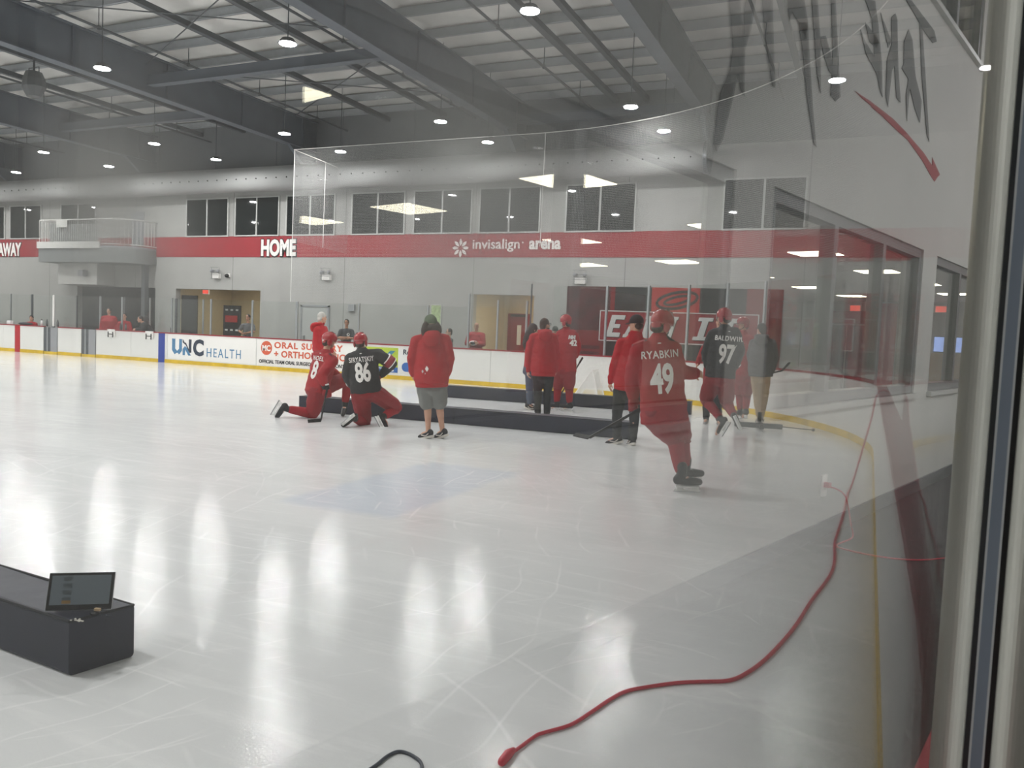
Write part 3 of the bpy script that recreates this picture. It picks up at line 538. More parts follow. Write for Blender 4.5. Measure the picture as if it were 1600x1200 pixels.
bx('privacy_screen', -2.2, 0.75, -1.40, -1.37, 4.62, 5.35, M['baulk'], t); bx('notice', -1.6, -0.95, -1.52, -1.50, 5.2, 5.5, M['balwhite'], t)
bx('soffit_box', -2.3, 0.1, -0.9, 0, 2.85, 3.75, M['balwhite'], t)
b = nbm(); box(b, 2.3, 2.5, -0.55, -0.35, 0, 3.75); obj('column', b, M['darkalu'], t)
tag(bx('wall_speaker', -31.15, -30.85, WY-1.15, WY-0.92, 3.2, 3.45, M['grey']), 'small grey box speaker under the balcony', 'speaker')

# ================================================================ roof steel
for i, x in enumerate((-4.95, -11.15, -19.75, -28.0, -36.4, -44.5)):
    t = thing('roof_beam', 'deep dark grey roof beam crossing the rink, %s from the right wall' % ORD[i], 'beam', (x, 0, 0), 0, 'main roof beams')
    b = nbm(); box(b, -0.07, 0.07, NY, WY, 8.04, 9.06)
    for y in [NY+3.1*k for k in range(1, 12)]: box(b, -0.13, 0.13, y-0.012, y+0.012, 8.04, 9.06)
    obj('web', b, M['steel'], t); bx('bottom_flange', -0.17, 0.17, NY, WY, 8.0, 8.04, M['steel'], t); bx('top_flange', -0.17, 0.17, NY, WY, 9.06, 9.10, M['steel'], t)
    b = nbm(); prism(b, [(0, 0), (1.6, 0), (0, -1.1)], (-0.07, WY, 8.04), (0, -1, 0), (0, 0, 1), (1, 0, 0), 0.14); obj('haunch', b, M['steel'], t)
ys = [24.4-1.45*k for k in range(23)]
for i, y in enumerate(ys):
    b = nbm(); box(b, LX, RX, y-0.012, y+0.012, 9.11, 9.36); box(b, LX, RX, y-0.06, y+0.012, 9.11, 9.125); box(b, LX, RX, y-0.012, y+0.06, 9.345, 9.36)
    o = obj('roof_purlin', b, M['purlin']); tag(o, 'thin grey roof purlin running along the rink, %s from the far wall' % ORD[i], 'purlin', 'roof purlins')
for i, (x, z, wd) in enumerate(((-16.5, 9.0, 0.16), (-14.2, 9.0, 0.16), (-7.0, 9.0, 0.14), (-8.0, 9.03, 0.18), (-23.2, 9.0, 0.16), (-25.4, 9.0, 0.14), (-32.0, 9.0, 0.16), (-2.4, 9.0, 0.14))):
    b = nbm(); box(b, x-wd/2, x+wd/2, NY, WY, z-0.05, z+0.09); tag(obj('cable_tray', b, M['pipe']), 'dark tray running across the rink under the purlins, %s from the right wall' % ORD[sorted((-16.5, -14.2, -7.0, -8.0, -23.2, -25.4, -32.0, -2.4), reverse=True).index(x)], 'tray', 'trays under the purlins')
PIPES = ((-18.3, 8.75), (-8.6, 8.7), (-24.9, 8.7), (-13.0, 8.85), (-2.9, 8.7), (-33.5, 8.7))
for i, (x, z) in enumerate(PIPES):
    t = thing('sprinkler_pipe', 'thin dark sprinkler pipe across the rink, %s from the right wall' % ORD[sorted([p[0] for p in PIPES], reverse=True).index(x)], 'pipe', (x, 0, z), 0, 'sprinkler pipes')
    b = nbm(); tube(b, [(0, NY, 0), (0, WY, 0)], 0.035, 8); obj('pipe', b, M['pipe'], t)
    for k in range(7):
        y = 23.2-2.9*k; b = nbm(); tube(b, [(0, y, 0), (0, y, 9.36-z)], 0.012, 5); box(b, -0.03, 0.03, y-0.03, y+0.03, -0.05, 0.05); obj('hanger', b, M['pipe'], t)
for i, (x0, x1, y, z) in enumerate(((-19.7, -11.2, 17.3, 8.4), (-11.1, -5.0, 24.2, 8.45), (-28.0, -19.8, 20.6, 8.4))):
    b = nbm(); box(b, x0, x1, y-0.05, y+0.05, z-0.14, z+0.14); box(b, x0, x1, y-0.12, y+0.12, z-0.16, z-0.14); tag(obj('roof_strut', b, M['steel']), ['dark strut between the second and third roof beams', 'dark strut between the two right-hand roof beams near the far wall', 'dark strut between the third and fourth roof beams'][i], 'strut')
for i, (p, q) in enumerate((((-19.5, 13.0, 9.0), (-11.4, 17.0, 8.75)), ((-11.4, 13.0, 9.0), (-19.5, 17.0, 8.75)), ((-19.5, 17.6, 8.75), (-11.4, 23.5, 9.0)), ((-11.4, 17.6, 8.75), (-19.5, 23.5, 9.0)))):
    b = nbm(); tube(b, [p, q], 0.016, 6); tag(obj('brace_rod', b, M['pipe']), 'thin diagonal brace rod in the central roof bay, %s' % ['from near left to the strut', 'from near right to the strut', 'from the strut to the far right', 'from the strut to the far left'][i], 'rod', 'roof brace rods')
# fabric air duct along the far wall
t = thing('air_duct', 'long pale fabric air duct with a row of dark nozzles under the eave', 'air duct', (0, 24.3, 6.98))
b = nbm(); tube(b, [(LX, 0, 0), (-4.9, 0, 0)], 0.46, 32); obj('sleeve', b, M['duct'], t, True)
b = nbm(); tube(b, [(-4.95, 0, 0), (-4.84, 0, 0)], 0.475, 32); obj('end_collar', b, M['darkalu'], t)
b = nbm()
for k in range(90): 
    x = -5.3-0.478*k; seg(b, (x, -0.455, -0.06), (x, -0.465, -0.062), 0.026, 0.026, 8, 2)
o = obj('nozzle_row', b, M['black'], t); 
b = nbm()
for k in range(15): 
    x = -6-3.0*k
    tube(b, [(x, 0, 0.45), (x, 0, 2.3)], 0.008, 5)
obj('hanger_wires', b, M['pipe'], t)
t = thing('pendant_speaker', 'dark angular loudspeaker hanging under the roof at the upper left', 'speaker', (-21.0, 14.7, 7.66))
b = nbm(); loft(b, [((0, 0, -0.34), V((0.2, 0, 0)), V((0, 0.16, 0))), ((0, 0, -0.1), V((0.34, 0, 0)), V((0, 0.28, 0))), ((0, 0, 0.12), V((0.3, 0, 0)), V((0, 0.26, 0))), ((0, 0, 0.3), V((0.2, 0, 0)), V((0, 0.2, 0)))], 10); obj('cabinet', b, M['postdark'], t)
b = nbm(); tube(b, [(0, 0, 0.3), (0, 0, 1.7)], 0.03, 6); tube(b, [(-0.2, 0, 0.2), (-0.2, 0, 0.42), (0.2, 0, 0.42), (0.2, 0, 0.2)], 0.015, 6); obj('hanger', b, M['pipe'], t)

# ================================================================ high bay lights
rows = ((22.13, 'row nearest the wall'), (19.64, 'second row from the wall'), (13.41, 'third row from the wall'), (7.5, ''), (1.5, ''), (-4.8, ''))
hous = nbm(); bmesh.ops.create_cone(hous, cap_ends=True, radius1=0.20, radius2=0.12, depth=0.10, segments=24, matrix=Matrix.Translation((0, 0, 0.07))); hm = bpy.data.meshes.new('housing'); hous.to_mesh(hm); hous.free(); hm.materials.append(M['housing'])
lens = nbm(); bmesh.ops.create_circle(lens, cap_ends=True, radius=0.165, segments=28, matrix=Matrix.Translation((0, 0, 0.012))); lm = bpy.data.meshes.new('lens'); lens.to_mesh(lm); lens.free(); lm.materials.append(M['led'])
rod = nbm(); tube(rod, [(0, 0, 0.12), (0, 0, 2.14)], 0.012, 6); rm = bpy.data.meshes.new('rod'); rod.to_mesh(rm); rod.free(); rm.materials.append(M['pipe'])
for y, lab in rows:
    for k in (range(-1, 8) if y == 19.64 else range(8)):
        if k < 0: y = 18.87
        else: y = 19.64 if y == 18.87 else y
        x = -1.16 if k < 0 else -0.134+0.958*(-6.066-5.62*k+(0.25 if y > 22 else -0.1 if y == 13.41 else 0))
        if lab and -37 < x < -2: l, g = 'bright high bay light, %s from the right in the %s' % (ORD[k], lab), 'high bay lights over the ice'
        elif k < 0 and lab: l, g = 'bright high bay light close to the right wall', 'high bay lights over the ice'
        else: l, g = 'round high bay light over the rink, outside the picture', 'high bay lights outside the picture'
        t = thing('high_bay_light', l, 'ceiling light', (x, y, 7.25), 0, g)
        for nm, me in (('housing', hm), ('lens', lm), ('hanging_rod', rm)): link(nm, me.copy() if False else me, None, t)

# ================================================================ dasher boards
def strip(bm, pts, nr, o0, o1, z0, z1):
    """swept rectangular bar along a path; nr are outward normals"""
    rings = [[bm.verts.new(p+n*o+V((0, 0, z))) for o, z in ((o0, z0), (o1, z0), (o1, z1), (o0, z1))] for p, n in zip(pts, nr)]
    for q, s in zip(rings, rings[1:]):
        for i in range(4): j = (i+1) % 4; bm.faces.new((q[i], q[j], s[j], s[i]))
    bm.faces.new(rings[0][::-1]); bm.faces.new(rings[-1])
def arcpts(cy, a0, a1, k=8):
    aa = [R(a0+(a1-a0)*i/k) for i in range(k+1)]; return [V((CX+RC*math.cos(a), cy+RC*math.sin(a), 0)) for a in aa], [V((math.cos(a), math.sin(a), 0)) for a in aa]
def dasher(label, pts, nr, group='white dasher boards round the ice'):
    t = thing('dasher_board', label, 'rink board', tuple(pts[0]), 0, group); q = [p-pts[0] for p in pts]
    b = nbm(); strip(b, q, nr, 0, 0.08, 0.12, 1.02); obj('panel', b, M['board'], t)
    b = nbm(); strip(b, q, nr, -0.008, 0.08, 0.0, 0.12); obj('kick_plate', b, M['kick'], t)
    b = nbm(); strip(b, q, nr, -0.015, 0.105, 1.02, 1.06); obj('cap_rail', b, M['cap'], t); return t
def far(x0, x1, label): return dasher(label, [V((x0+0.004, D, 0)), V((x1-0.004, D, 0))], [V((0, 1, 0))]*2)
FARB = [(-46, -43.6, 'plain white far board at the extreme left'), (-43.6, -41.2, 'plain white far board, second from the extreme left'), (-41.2, -38.8, 'plain white far board, third from the extreme left'), (-38.8, -36.4, 'plain white far board, fourth from the extreme left'), (-36.4, -33.8, 'plain white far board, two left of the red line'), (-33.8, -31.4, 'plain white far board just left of the red line'), (-31.4, -29.05, 'white far board with the red line stripe'),
 (-28.25, -26.97, 'short white far board between the two grey bench gates'), (-26.18, -24.4, 'white far board with one white hook, right of the bench gates'), (-24.4, -22.62, 'white far board with the blue line stripe'), (-22.62, -18.64, 'white far board with the blue health lettering'), (-18.64, -14.45, 'white far board with the orange oral surgery advert'), (-14.45, -12.4, 'white far board with the lime green advert'), (-12.4, -10.06, 'plain white far board right of the green cap man'), (-10.06, -8.53, 'plain white far board behind the pair in red by the pads')]
FB = {}
for a, c, l in FARB: FB[a] = far(a, c, l)
bx('red_stripe', 0.70, 1.0, -0.010, 0.0, 0.0, 1.02, M['linered'], FB[-31.4]); bx('blue_stripe', 1.35, 1.65, -0.010, 0.0, 0.0, 1.02, M['blue'], FB[-24.4])
def ad(pn, x0): return FB[pn], x0-pn-0.004
P_, _ = ad(-22.62, 0); o_ = -22.62+0.004
bx('banner_sheet', 0.03, 3.95, -0.004, 0, 0.16, 1.0, M['white'], P_)
Uw = [(0, .9), (.16, .9), (.16, .35), (.26, .22), (.36, .35), (.36, .9), (.5, .9), (.5, .25), (.36, .02), (.3, .12), (.22, .1), (.14, .02), (0, .25)]
b = nbm(); prism(b, [(0.22+x*0.92, 0.30+z_*0.62) for x, z_ in Uw], (0, -0.009, 0), (1, 0, 0), (0, 0, 1), (0, 1, 0), 0.005); obj('letter_u', b, M['midblue'], P_)
b = nbm(); prism(b, [(0.72, .86), (0.72, .74), (0.86, .74), (1.0, .52), (1.0, .86), (1.12, .86), (1.12, .4), (1.02, .4), (0.86, .66)], (0, -0.009, 0), (1, 0, 0), (0, 0, 1), (0, 1, 0), 0.005); obj('letter_n_upper', b, M['navy'], P_)
b = nbm(); prism(b, [(0.72, .30), (0.72, .52), (0.82, .62), (0.92, .56), (1.10, .30), (0.98, .30), (0.84, .50), (0.82, .30)], (0, -0.009, 0), (1, 0, 0), (0, 0, 1), (0, 1, 0), 0.005); obj('letter_n_lower', b, M['midblue'], P_)
fit_text('C', 1.20, 1.68, 0.30, 0.88, -0.004, M['navy'], 'letter_c', P_, 0.045); fit_text('HEALTH', 1.82, 3.32, 0.30, 0.60, -0.004, M['midblue'], 'health_letters', P_, 0.0, 0, 0.005, 1.25)
P_ = FB[-18.64]; bx('banner_sheet', 0.02, 4.15, -0.004, 0, 0.15, 1.0, M['white'], P_)
b = nbm(); bmesh.ops.create_cone(b, cap_ends=True, radius1=0.23, radius2=0.23, depth=0.004, segments=32, matrix=Matrix.Translation((0.42, -0.006, 0.72)) @ Matrix.Rotation(R(90), 4, 'X')); obj('round_badge', b, M['orange'], P_)
fit_text('MC', 0.25, 0.59, 0.62, 0.82, -0.008, M['white'], 'badge_letters', P_, 0.03); fit_text('ORAL SURGERY', 0.74, 3.45, 0.73, 0.94, -0.004, M['orange'], 'headline', P_, 0.03, 0, 0.005, 1.15); fit_text('+ ORTHODONTICS', 0.74, 3.70, 0.44, 0.66, -0.004, M['orange'], 'second_line', P_, 0.03, 0, 0.005, 1.05)
fit_text('OFFICIAL TEAM ORAL SURGEON & ORTHODONTIST', 0.12, 3.72, 0.22, 0.34, -0.004, M['black'], 'small_line', P_, 0.02)
P_ = FB[-14.45]
b = nbm(); box(b, -0.15, 1.28, -0.004, 0, 0.20, 0.95); 
obj('lime_block', b, M['lime'], P_); fit_text('FIX', 0.12, 1.20, 0.46, 0.86, -0.005, M['adteal'], 'block_letters', P_, 0.05); bx('blue_strip', -0.15, 1.28, -0.007, 0, 0.20, 0.36, M['adblue'], P_); fit_text('SYSTEMS', 0.1, 1.15, 0.23, 0.33, -0.008, M['white'], 'strip_letters', P_, 0.03)
fit_text('Res', 1.46, 1.78, 0.76, 0.92, -0.001, M['navy'], 'grey_words', P_, 0.02); fit_text('H', 1.62, 1.76, 0.56, 0.70, -0.001, M['navy'], 'grey_words', P_, 0.03)
b = nbm(); prism(b, [(1.42+0.15+0.15*math.cos(R(a)), 0.39+0.14*math.sin(R(a))) for a in range(90, 271, 20)]+[(2.02, 0.25), (2.02, 0.53)], (0, -0.005, 0), (1, 0, 0), (0, 0, 1), (0, 1, 0), 0.005); obj('blue_pill', b, M['adblue'], P_)
# white hooks hung over the boards by the bench
for x, l in ((-25.35, 'white hook with dark bars on the board right of the bench gates'), (-23.45, 'white hook with dark bars beside the blue line stripe')):
    t = thing('board_hook', l, 'hook', (x, D, 0.98)); bx('plate', -0.17, 0.17, -0.07, -0.02, -0.18, 0.09, M['white'], t)
    b = nbm(); box(b, -0.14, -0.10, -0.085, -0.07, -0.2, 0); box(b, 0.10, 0.14, -0.085, -0.07, -0.2, 0); box(b, -0.10, 0.10, -0.085, -0.07, -0.1, -0.07); obj('bars', b, M['black'], t)
for x0, x1, l in ((-29.01, -28.29, 'grey bench gate on the far boards, nearer the red line'), (-26.93, -26.22, 'grey bench gate on the far boards, nearer the blue line')):
    t = thing('bench_gate', l, 'gate', (x0, D, 0), 0, 'grey gates of the far boards'); w_ = x1-x0
    bx('dark_jamb', 0, w_*0.5, -0.01, 0.08, 0.1, 1.02, M['darkalu'], t); bx('door_leaf', w_*0.5, w_, -0.006, 0.08, 0.1, 1.02, M['grey'], t); bx('kick_plate', 0, w_, -0.008, 0.08, 0, 0.1, M['kick'], t); bx('edge_trim', w_*0.22, w_*0.32, -0.02, -0.01, 0.1, 1.02, M['alu'], t)
cor = ['first', 'second', 'third', 'fourth', 'fifth', 'sixth']
for i in range(6):
    p, n = arcpts(CYF, 90-15*i, 75-15*i); dasher('curved white board of the far right corner, %s going clockwise' % cor[i], p, n)
for i in range(4):
    y0, y1 = CYF-(CYF-CYN)*i/4, CYF-(CYF-CYN)*(i+1)/4; dasher('straight white end board running back toward the camera, %s from the corner' % cor[i], [V((0, y0-0.003, 0)), V((0, y1+0.003, 0))], [V((1, 0, 0))]*2)
for i in range(4):
    p, n = arcpts(CYN, -20*i, -20*(i+1)); dasher('curved white board of the near corner %s' % ['in front of the camera at lower right', 'just left of the camera, outside the picture', 'left behind the camera, outside the picture', 'far behind the camera, outside the picture'][i], p, n)

# ================================================================ shield glass and posts
def pane(label, p, q, z0, z1, th=0.012, name='shield_glass', m='glass', group='shield glass panels'):
    p, q = V(p), V(q); d = (q-p); L_ = d.length; t = link_dir(p, d); b = nbm(); box(b, 0.01, L_-0.01, -th/2, th/2, 0, z1-z0)
    o = obj(name, b, M[m]); o.location = (p.x, p.y, z0); o.rotation_euler = (0, 0, t); return tag(o, label, 'glass panel', group)
def link_dir(p, d): return math.atan2(d.y, d.x)
def post(label, p, ang, z0, z1, wd=0.05, dp=0.05, m='alu'):
    t = thing('glass_post', label, 'post', (p[0], p[1], 0), ang, 'shield glass posts'); bx('upright', -wd/2, wd/2, -dp/2, dp/2, z0, z1, M[m], t, 0.008); bx('foot_bracket', -wd*0.7, wd*0.7, -dp*0.7, dp*0.7, z0, z0+0.06, M['darkalu'], t); return t
gx = [-22.5, -20.7, -18.9, -17.06, -14.67, -12.21, -10.85, -9.92, -9.02]
for i, (a, c) in enumerate(zip(gx, gx[1:])):
    pane('clear glass on the far boards, %s right of the blue line' % ORD[i], (a, D+0.06, 0), (c, D+0.06, 0), 1.06, 2.25 if c < -10.5 else 2.62)
for i, x in enumerate(gx): post('slim aluminium glass post on the far boards, %s right of the blue line' % ORD[i], (x, D+0.06), 0, 1.0, (2.25 if x < -11 else 2.45 if x > -9.5 or i == 7 else 2.62)+0.02, 0.09 if i == 3 else 0.055)
tall = post('tall thin post where the far glass steps up beside the woman', (-8.9, D+0.06), 0, 1.0, 2.95, 0.04, 0.04, 'darkalu')
bg = [-46, -44.6, -43.2, -41.8, -40.4, -39.0, -37.6, -36.2, -34.8, -33.4, -32.0, -30.6, -29.2, -27.8, -26.4, -25.0, -23.6]
for i, (a, c) in enumerate(zip(bg, bg[1:])): pane('clear glass behind the players bench, %s from the left' % ORD[i], (a, 23.4, 0), (c, 23.4, 0), 0.95, 2.32)
for i, x in enumerate(bg): post('post of the glass behind the players bench, %s from the left' % ORD[i], (x, 23.4), 0, 0.0, 2.34, 0.06 if i % 3 else 0.1, 0.05, 'darkalu' if i % 2 else 'alu')
for i, x in enumerate((-28.66, -25.0, -31.9, -34.3)): post('pale post on the far bench boards, %s' % ['above the left bench gate', 'left of the man bent over in black', 'left of the red line', 'farther left of the red line'][i], (x, D+0.12), 0, 1.0, 2.25, 0.07, 0.05, 'white' if i == 0 else 'alu')
ca = [88, 77.2, 68.6, 60.15, 51.8, 43.3, 34.8, 26, 17, 8.5, 0.0]
def cp(a, cy=CYF, o=0.06): return ((CX+(RC+o)*math.cos(R(a)), cy+(RC+o)*math.sin(R(a)), 0))
for i, (a, c) in enumerate(zip(ca, ca[1:])): pane('tall clear glass round the far right corner, %s going clockwise' % ORD[i], cp(a), cp(c), 1.06, 2.90)
for i, a in enumerate(ca[1:6]): post('pale upright of the corner glass, %s from the left' % ORD[i], cp(a)[:2], R(a-90), 1.0, 2.91, 0.065, 0.05)
for i, (ya, yb) in enumerate(((CYF, 8.5), (8.5, 4.7), (4.7, 0.98))): pane('tall clear glass along the straight end boards, %s from the corner' % ORD[i], (0.05 if ya > 3 else 0.04, ya, 0), (0.05 if yb > 3 else -0.005, yb, 0), 1.06, 2.90)
# the pane the picture is taken through, and its post
G = R(7.945); PA = V((math.sin(G), math.cos(G), 0)); PN = V((-math.cos(G), math.sin(G), 0))
foot = V((CAM_POS.x, CAM_POS.y, 0))+PN*0.006
NEARM = glass('shield_glass_smeared', (0.955, 0.96, 0.955, 1), 0.034, (0.42, 0.42, 0.405, 1), 0.0, ((0.00515, 1.5637-1.06, 0.0012, 0.0017, 1.15), (0.0095, 1.568-1.06, 0.003, 0.003, 0.08), (0.05, 1.555-1.06, 0.05, 0.06, 0.07), (0.30, 1.52-1.06, 0.3, 0.4, 0.07)))
M['nearglass'] = NEARM
b = nbm(); box(b, -1.2, 1.0, -0.0025, 0.0025, 0, 1.84); o = obj('shield_glass', b, M['nearglass']); o.location = (foot.x, foot.y, 1.06); o.rotation_euler = (0, 0, math.atan2(PA.y, PA.x))
tag(o, 'nearest smeared glass panel, right in front of the lens, beside the wide post', 'glass panel', 'shield glass panels')
t = thing('glass_post', 'wide brushed metal glass post filling the right edge of the picture', 'post', (foot.x, foot.y, 0), math.atan2(PA.y, PA.x), 'shield glass posts')
# local x runs along the glass away from the camera, local -y points out of the rink
def vprism(poly, m, nm, z0=1.0, z1=2.95): b = nbm(); prism(b, poly, (0, 0, z0), (1, 0, 0), (0, 1, 0), (0, 0, 1), z1-z0); return obj(nm, b, M[m], t)
T0 = 0.94
vprism([(T0+0.07, 0.004), (T0+0.002, 0.004), (T0, 0.008), (T0, 0.028), (T0+0.004, 0.034), (T0+0.07, 0.034)], 'postalu', 'inner_extrusion')
vprism([(T0+0.07, 0.003), (T0+0.004, 0.003), (T0+0.004, -0.0075), (T0+0.07, -0.0075)], 'gasket', 'gasket'); vprism([(T0+0.07, -0.0075), (T0+0.002, -0.0075), (T0+0.002, -0.0095), (T0+0.07, -0.0095)], 'postline', 'gasket_lip')
vprism([(T0+0.07, -0.0095), (T0+0.012, -0.0095), (T0+0.012, -0.0145), (T0+0.07, -0.0145)], 'postdark', 'groove')
vprism([(T0+0.07, -0.0145)]+[(T0+0.008-0.022*math.sin(R(a)), -0.0297+0.0152*math.cos(R(a))) for a in range(0, 181, 12)]+[(T0+0.07, -0.0449)], 'postalu', 'outer_tube')

# ================================================================ safety netting
NP = []; 
for i in range(16): NP.append(V((-17.4+(17.4-RC)*i/16*1.0, D+0.14, 0)))
for i in range(37): a = R(90-90*i/36); NP.append(V((CX+(RC+0.14)*math.cos(a), CYF+(RC+0.14)*math.sin(a), 0)))
for i in range(1, 9): NP.append(V((0.14, CYF-(CYF-1.4)*i/8, 0)))
def netsheet(name, pts, zlo, zhi, label):
    b = nbm(); uvl = b.loops.layers.uv.new('uv'); s = 0; prev = None; vs = []
    for p in pts:
        if prev is not None: s += (p-prev).length
        prev = p; a, c = zlo(p), zhi(p); vs.append((b.verts.new((p.x, p.y, a)), b.verts.new((p.x, p.y, c)), s, a, c))
    for q, r_ in zip(vs, vs[1:]):
        f = b.faces.new((q[0], r_[0], r_[1], q[1]))
        for l, uv in zip(f.loops, ((q[2], q[3]), (r_[2], r_[3]), (r_[2], r_[4]), (q[2], q[4]))): l[uvl].uv = uv
    o = obj(name, b, M['net']); o['kind'] = 'stuff'; return tag(o, label, 'netting')
zt = lambda p: 7.12+max(0, min(1, (p.x+9)/9))*0.15
NET1 = netsheet('safety_net', NP, lambda p: 2.27 if p.x < -9 else 2.92, zt, 'fine grey safety net hanging above the end glass')
NET2 = netsheet('safety_net', [V((-17.4, D+0.14, 0)), V((-17.6, 22.8, 0)), V((-18.1, 24.9, 0))], lambda p: 4.2, lambda p: 7.12, 'fine net strip returning from the safety net to the far wall')
b = nbm(); tube(b, [p+V((0, 0, zt(p))) for p in NP], 0.010, 6); obj('net_cable', b, M['cable'], NET1, True)
b = nbm(); tube(b, [(-17.4, D+0.14, 7.12), (-17.6, 22.8, 7.12), (-18.1, 24.9, 7.2)], 0.014, 6); obj('net_cable', b, M['cable'], NET2)
for i, (x, y, z0, z1) in enumerate(((-17.4, D+0.14, 2.27, 7.12), (-17.6, 22.8, 4.2, 7.12), (-8.75, D+0.15, 4.0, 7.12))):
    b = nbm(); tube(b, [(x, y, z0), (x+0.02, y, z1)], 0.009, 6); obj('seam_cord', b, M['cable'], (NET1, NET2, NET1)[i])
# ================================================================ things on the ice
def pad(label, p, q, wv, h, seams=(), group=None, name='foam_pad'):
    """long vinyl covered foam block; p-q is its front bottom edge, wv the width vector"""
    p, q, wv = V(p), V(q), V(wv); t = thing(name, label, 'pad', tuple((p+q)/2), 0, group); o = (p+q)/2; d = q-p; L_ = d.length; dn = d/L_; up = V((0, 0, 1))
    b = nbm(); n = max(6, int(L_/0.18)); prof = []
    w_ = wv.length; wn = wv/w_; r = 0.018
    for cx, cz, a0 in ((r, r, 180), (w_-r, r, 270), (w_-r, h-r, 0), (r, h-r, 90)):
        for a in range(0, 91, 30): prof.append((cx+r*math.cos(R(a0+a)), cz+r*math.sin(R(a0+a))))
    rings = []
    for i in range(n+1):
        s = i/n; k = 0 if i in (0, n) else 0.010
        ring = []
        for x, z in prof:
            c = p-o+dn*(L_*s); nz = noise.noise(V((s*L_*3.1, x*6, z*6)))
            ring.append(b.verts.new(c+wn*(x+(k*nz if 0.02 < z < h-0.02 else 0))+up*(z+(k*nz*0.7 if z > h*0.8 else 0))))
        rings.append(ring)
    for a, c in zip(rings, rings[1:]):
        for i in range(len(prof)): j = (i+1) % len(prof); b.faces.new((a[i], a[j], c[j], c[i]))
    b.faces.new(rings[0]); b.faces.new(rings[-1][::-1]); obj('cover', b, M['pad'], t, False)
    for s in seams:
        b = nbm(); c = p-o+dn*(L_*s); obox(b, c+wn*w_/2+up*h/2, dn*0.008, wn*(w_/2+0.004), up*(h/2+0.004)); obj('seam', b, M['padseam'], t)
    b = nbm(); 
    for x in (0.004, w_-0.004): tube(b, [p-o+wn*x+up*(h-0.004), q-o+wn*x+up*(h-0.004)], 0.007, 6)
    for e in (p, q): tube(b, [e-o+wn*0.004+up*(h-0.004), e-o+wn*(w_-0.004)+up*(h-0.004)], 0.007, 6)
    obj('piping', b, M['padseam'], t); return t
pad('dark navy foam pad in the lower left corner carrying the tablet', (-5.6, 2.50, 0), (-3.204, 2.331, 0), (0.06, 0.285, 0), 0.245, (0.25,))
pad('long dark navy foam pad lying in front of the group, nearer the camera', (-9.5, 11.66, 0), (-3.40, 11.97, 0), (-0.015, 0.30, 0), 0.26, (0.505,), 'long pads on the ice')
pad('long dark navy foam pad lying behind the group, nearer the far boards', (-9.1, 16.38, 0), (-3.50, 16.90, 0), (-0.03, 0.30, 0), 0.27, (0.5,), 'long pads on the ice')
b = nbm()
for k in range(14):
    x, y = random.gauss(0, 0.012), random.gauss(0, 0.008); ell(b, (-3.17+x*1.5, 2.352+y, 0.247), (0.006, 0, 0), (0, 0.005, 0), (0, 0, 0.003), 6, 4)
tag(obj('frayed_patch', b, M['sole']), 'small pale frayed patch on the corner of the foreground pad', 'patch')
# tablet on its kickstand
A_, B_ = V((-3.375, 2.345, 0.252)), V((-3.155, 2.505, 0.252)); ex = (B_-A_).normalized(); tw = (B_-A_).length
bk = V((-ex.y, ex.x, 0)); lean = R(22); ez = (V((0, 0, 1))*math.cos(lean)+bk*math.sin(lean)); en = ex.cross(ez)
if en.dot(CAM_POS-A_) < 0: en = -en
th = 0.165
t = thing('tablet', 'black tablet propped on its kickstand on the foreground pad', 'tablet', tuple((A_+B_)/2)); o_ = (A_+B_)/2; c = ez*th/2
b = nbm(); obox(b, c, ex*tw/2, ez*th/2, en*0.0045, 0.003); obj('casing', b, M['tabedge'], t)
b = nbm(); obox(b, c+en*0.0047, ex*(tw/2-0.002), ez*(th/2-0.002), en*0.0008); obj('bezel', b, M['tabframe'], t)
b = nbm(); obox(b, c+en*0.0057+ez*0.006, ex*(tw/2-0.014), ez*(th/2-0.019), en*0.0004); sc = obj('screen', b, M['screen'], t)
b = nbm()
for i in range(4): obox(b, c+en*0.0064-ex*(tw*0.20)+ez*(0.055-0.030*i), ex*0.018, ez*0.010, en*0.0003)
obj('list_rows', b, M['padrow'], sc)
b = nbm(); obox(b, c+en*0.0066-ex*(tw*0.20)-ez*0.046, ex*0.018, ez*0.007, en*0.0003); obj('tan_tag', b, M['padtag'], sc)
b = nbm(); obox(b, ez*th*0.30-en*0.03-ez*0.04, ex*tw*0.42, (V((0, 0, 1))*0.9-en*0.6).normalized()*0.058, en*0.0015); obj('kickstand', b, M['tabframe'], t)
t = thing('car_key', 'small black key fob with a tan tag lying in front of the tablet', 'key', (-3.155, 2.42, 0.252)); b = nbm(); ell(b, (0, 0, 0.008), (0.022, 0.008, 0), (-0.006, 0.013, 0), (0, 0, 0.008), 12, 6); obj('fob', b, M['tabframe'], t, True)
b = nbm(); obox(b, V((0.0, 0.012, 0.022)), V((0.013, 0.004, 0)), V((-0.002, 0.007, 0)), V((0, 0, 0.006)), 0.002); obj('tag_block', b, M['khaki'], t); b = nbm(); tube(b, spline([(0.02, 0, 0.006), (0.04, 0.02, 0.004), (0.06, 0.01, 0.004), (0.075, 0.03, 0.004)], 5), 0.002, 5); obj('lanyard', b, M['cordblk'], t)
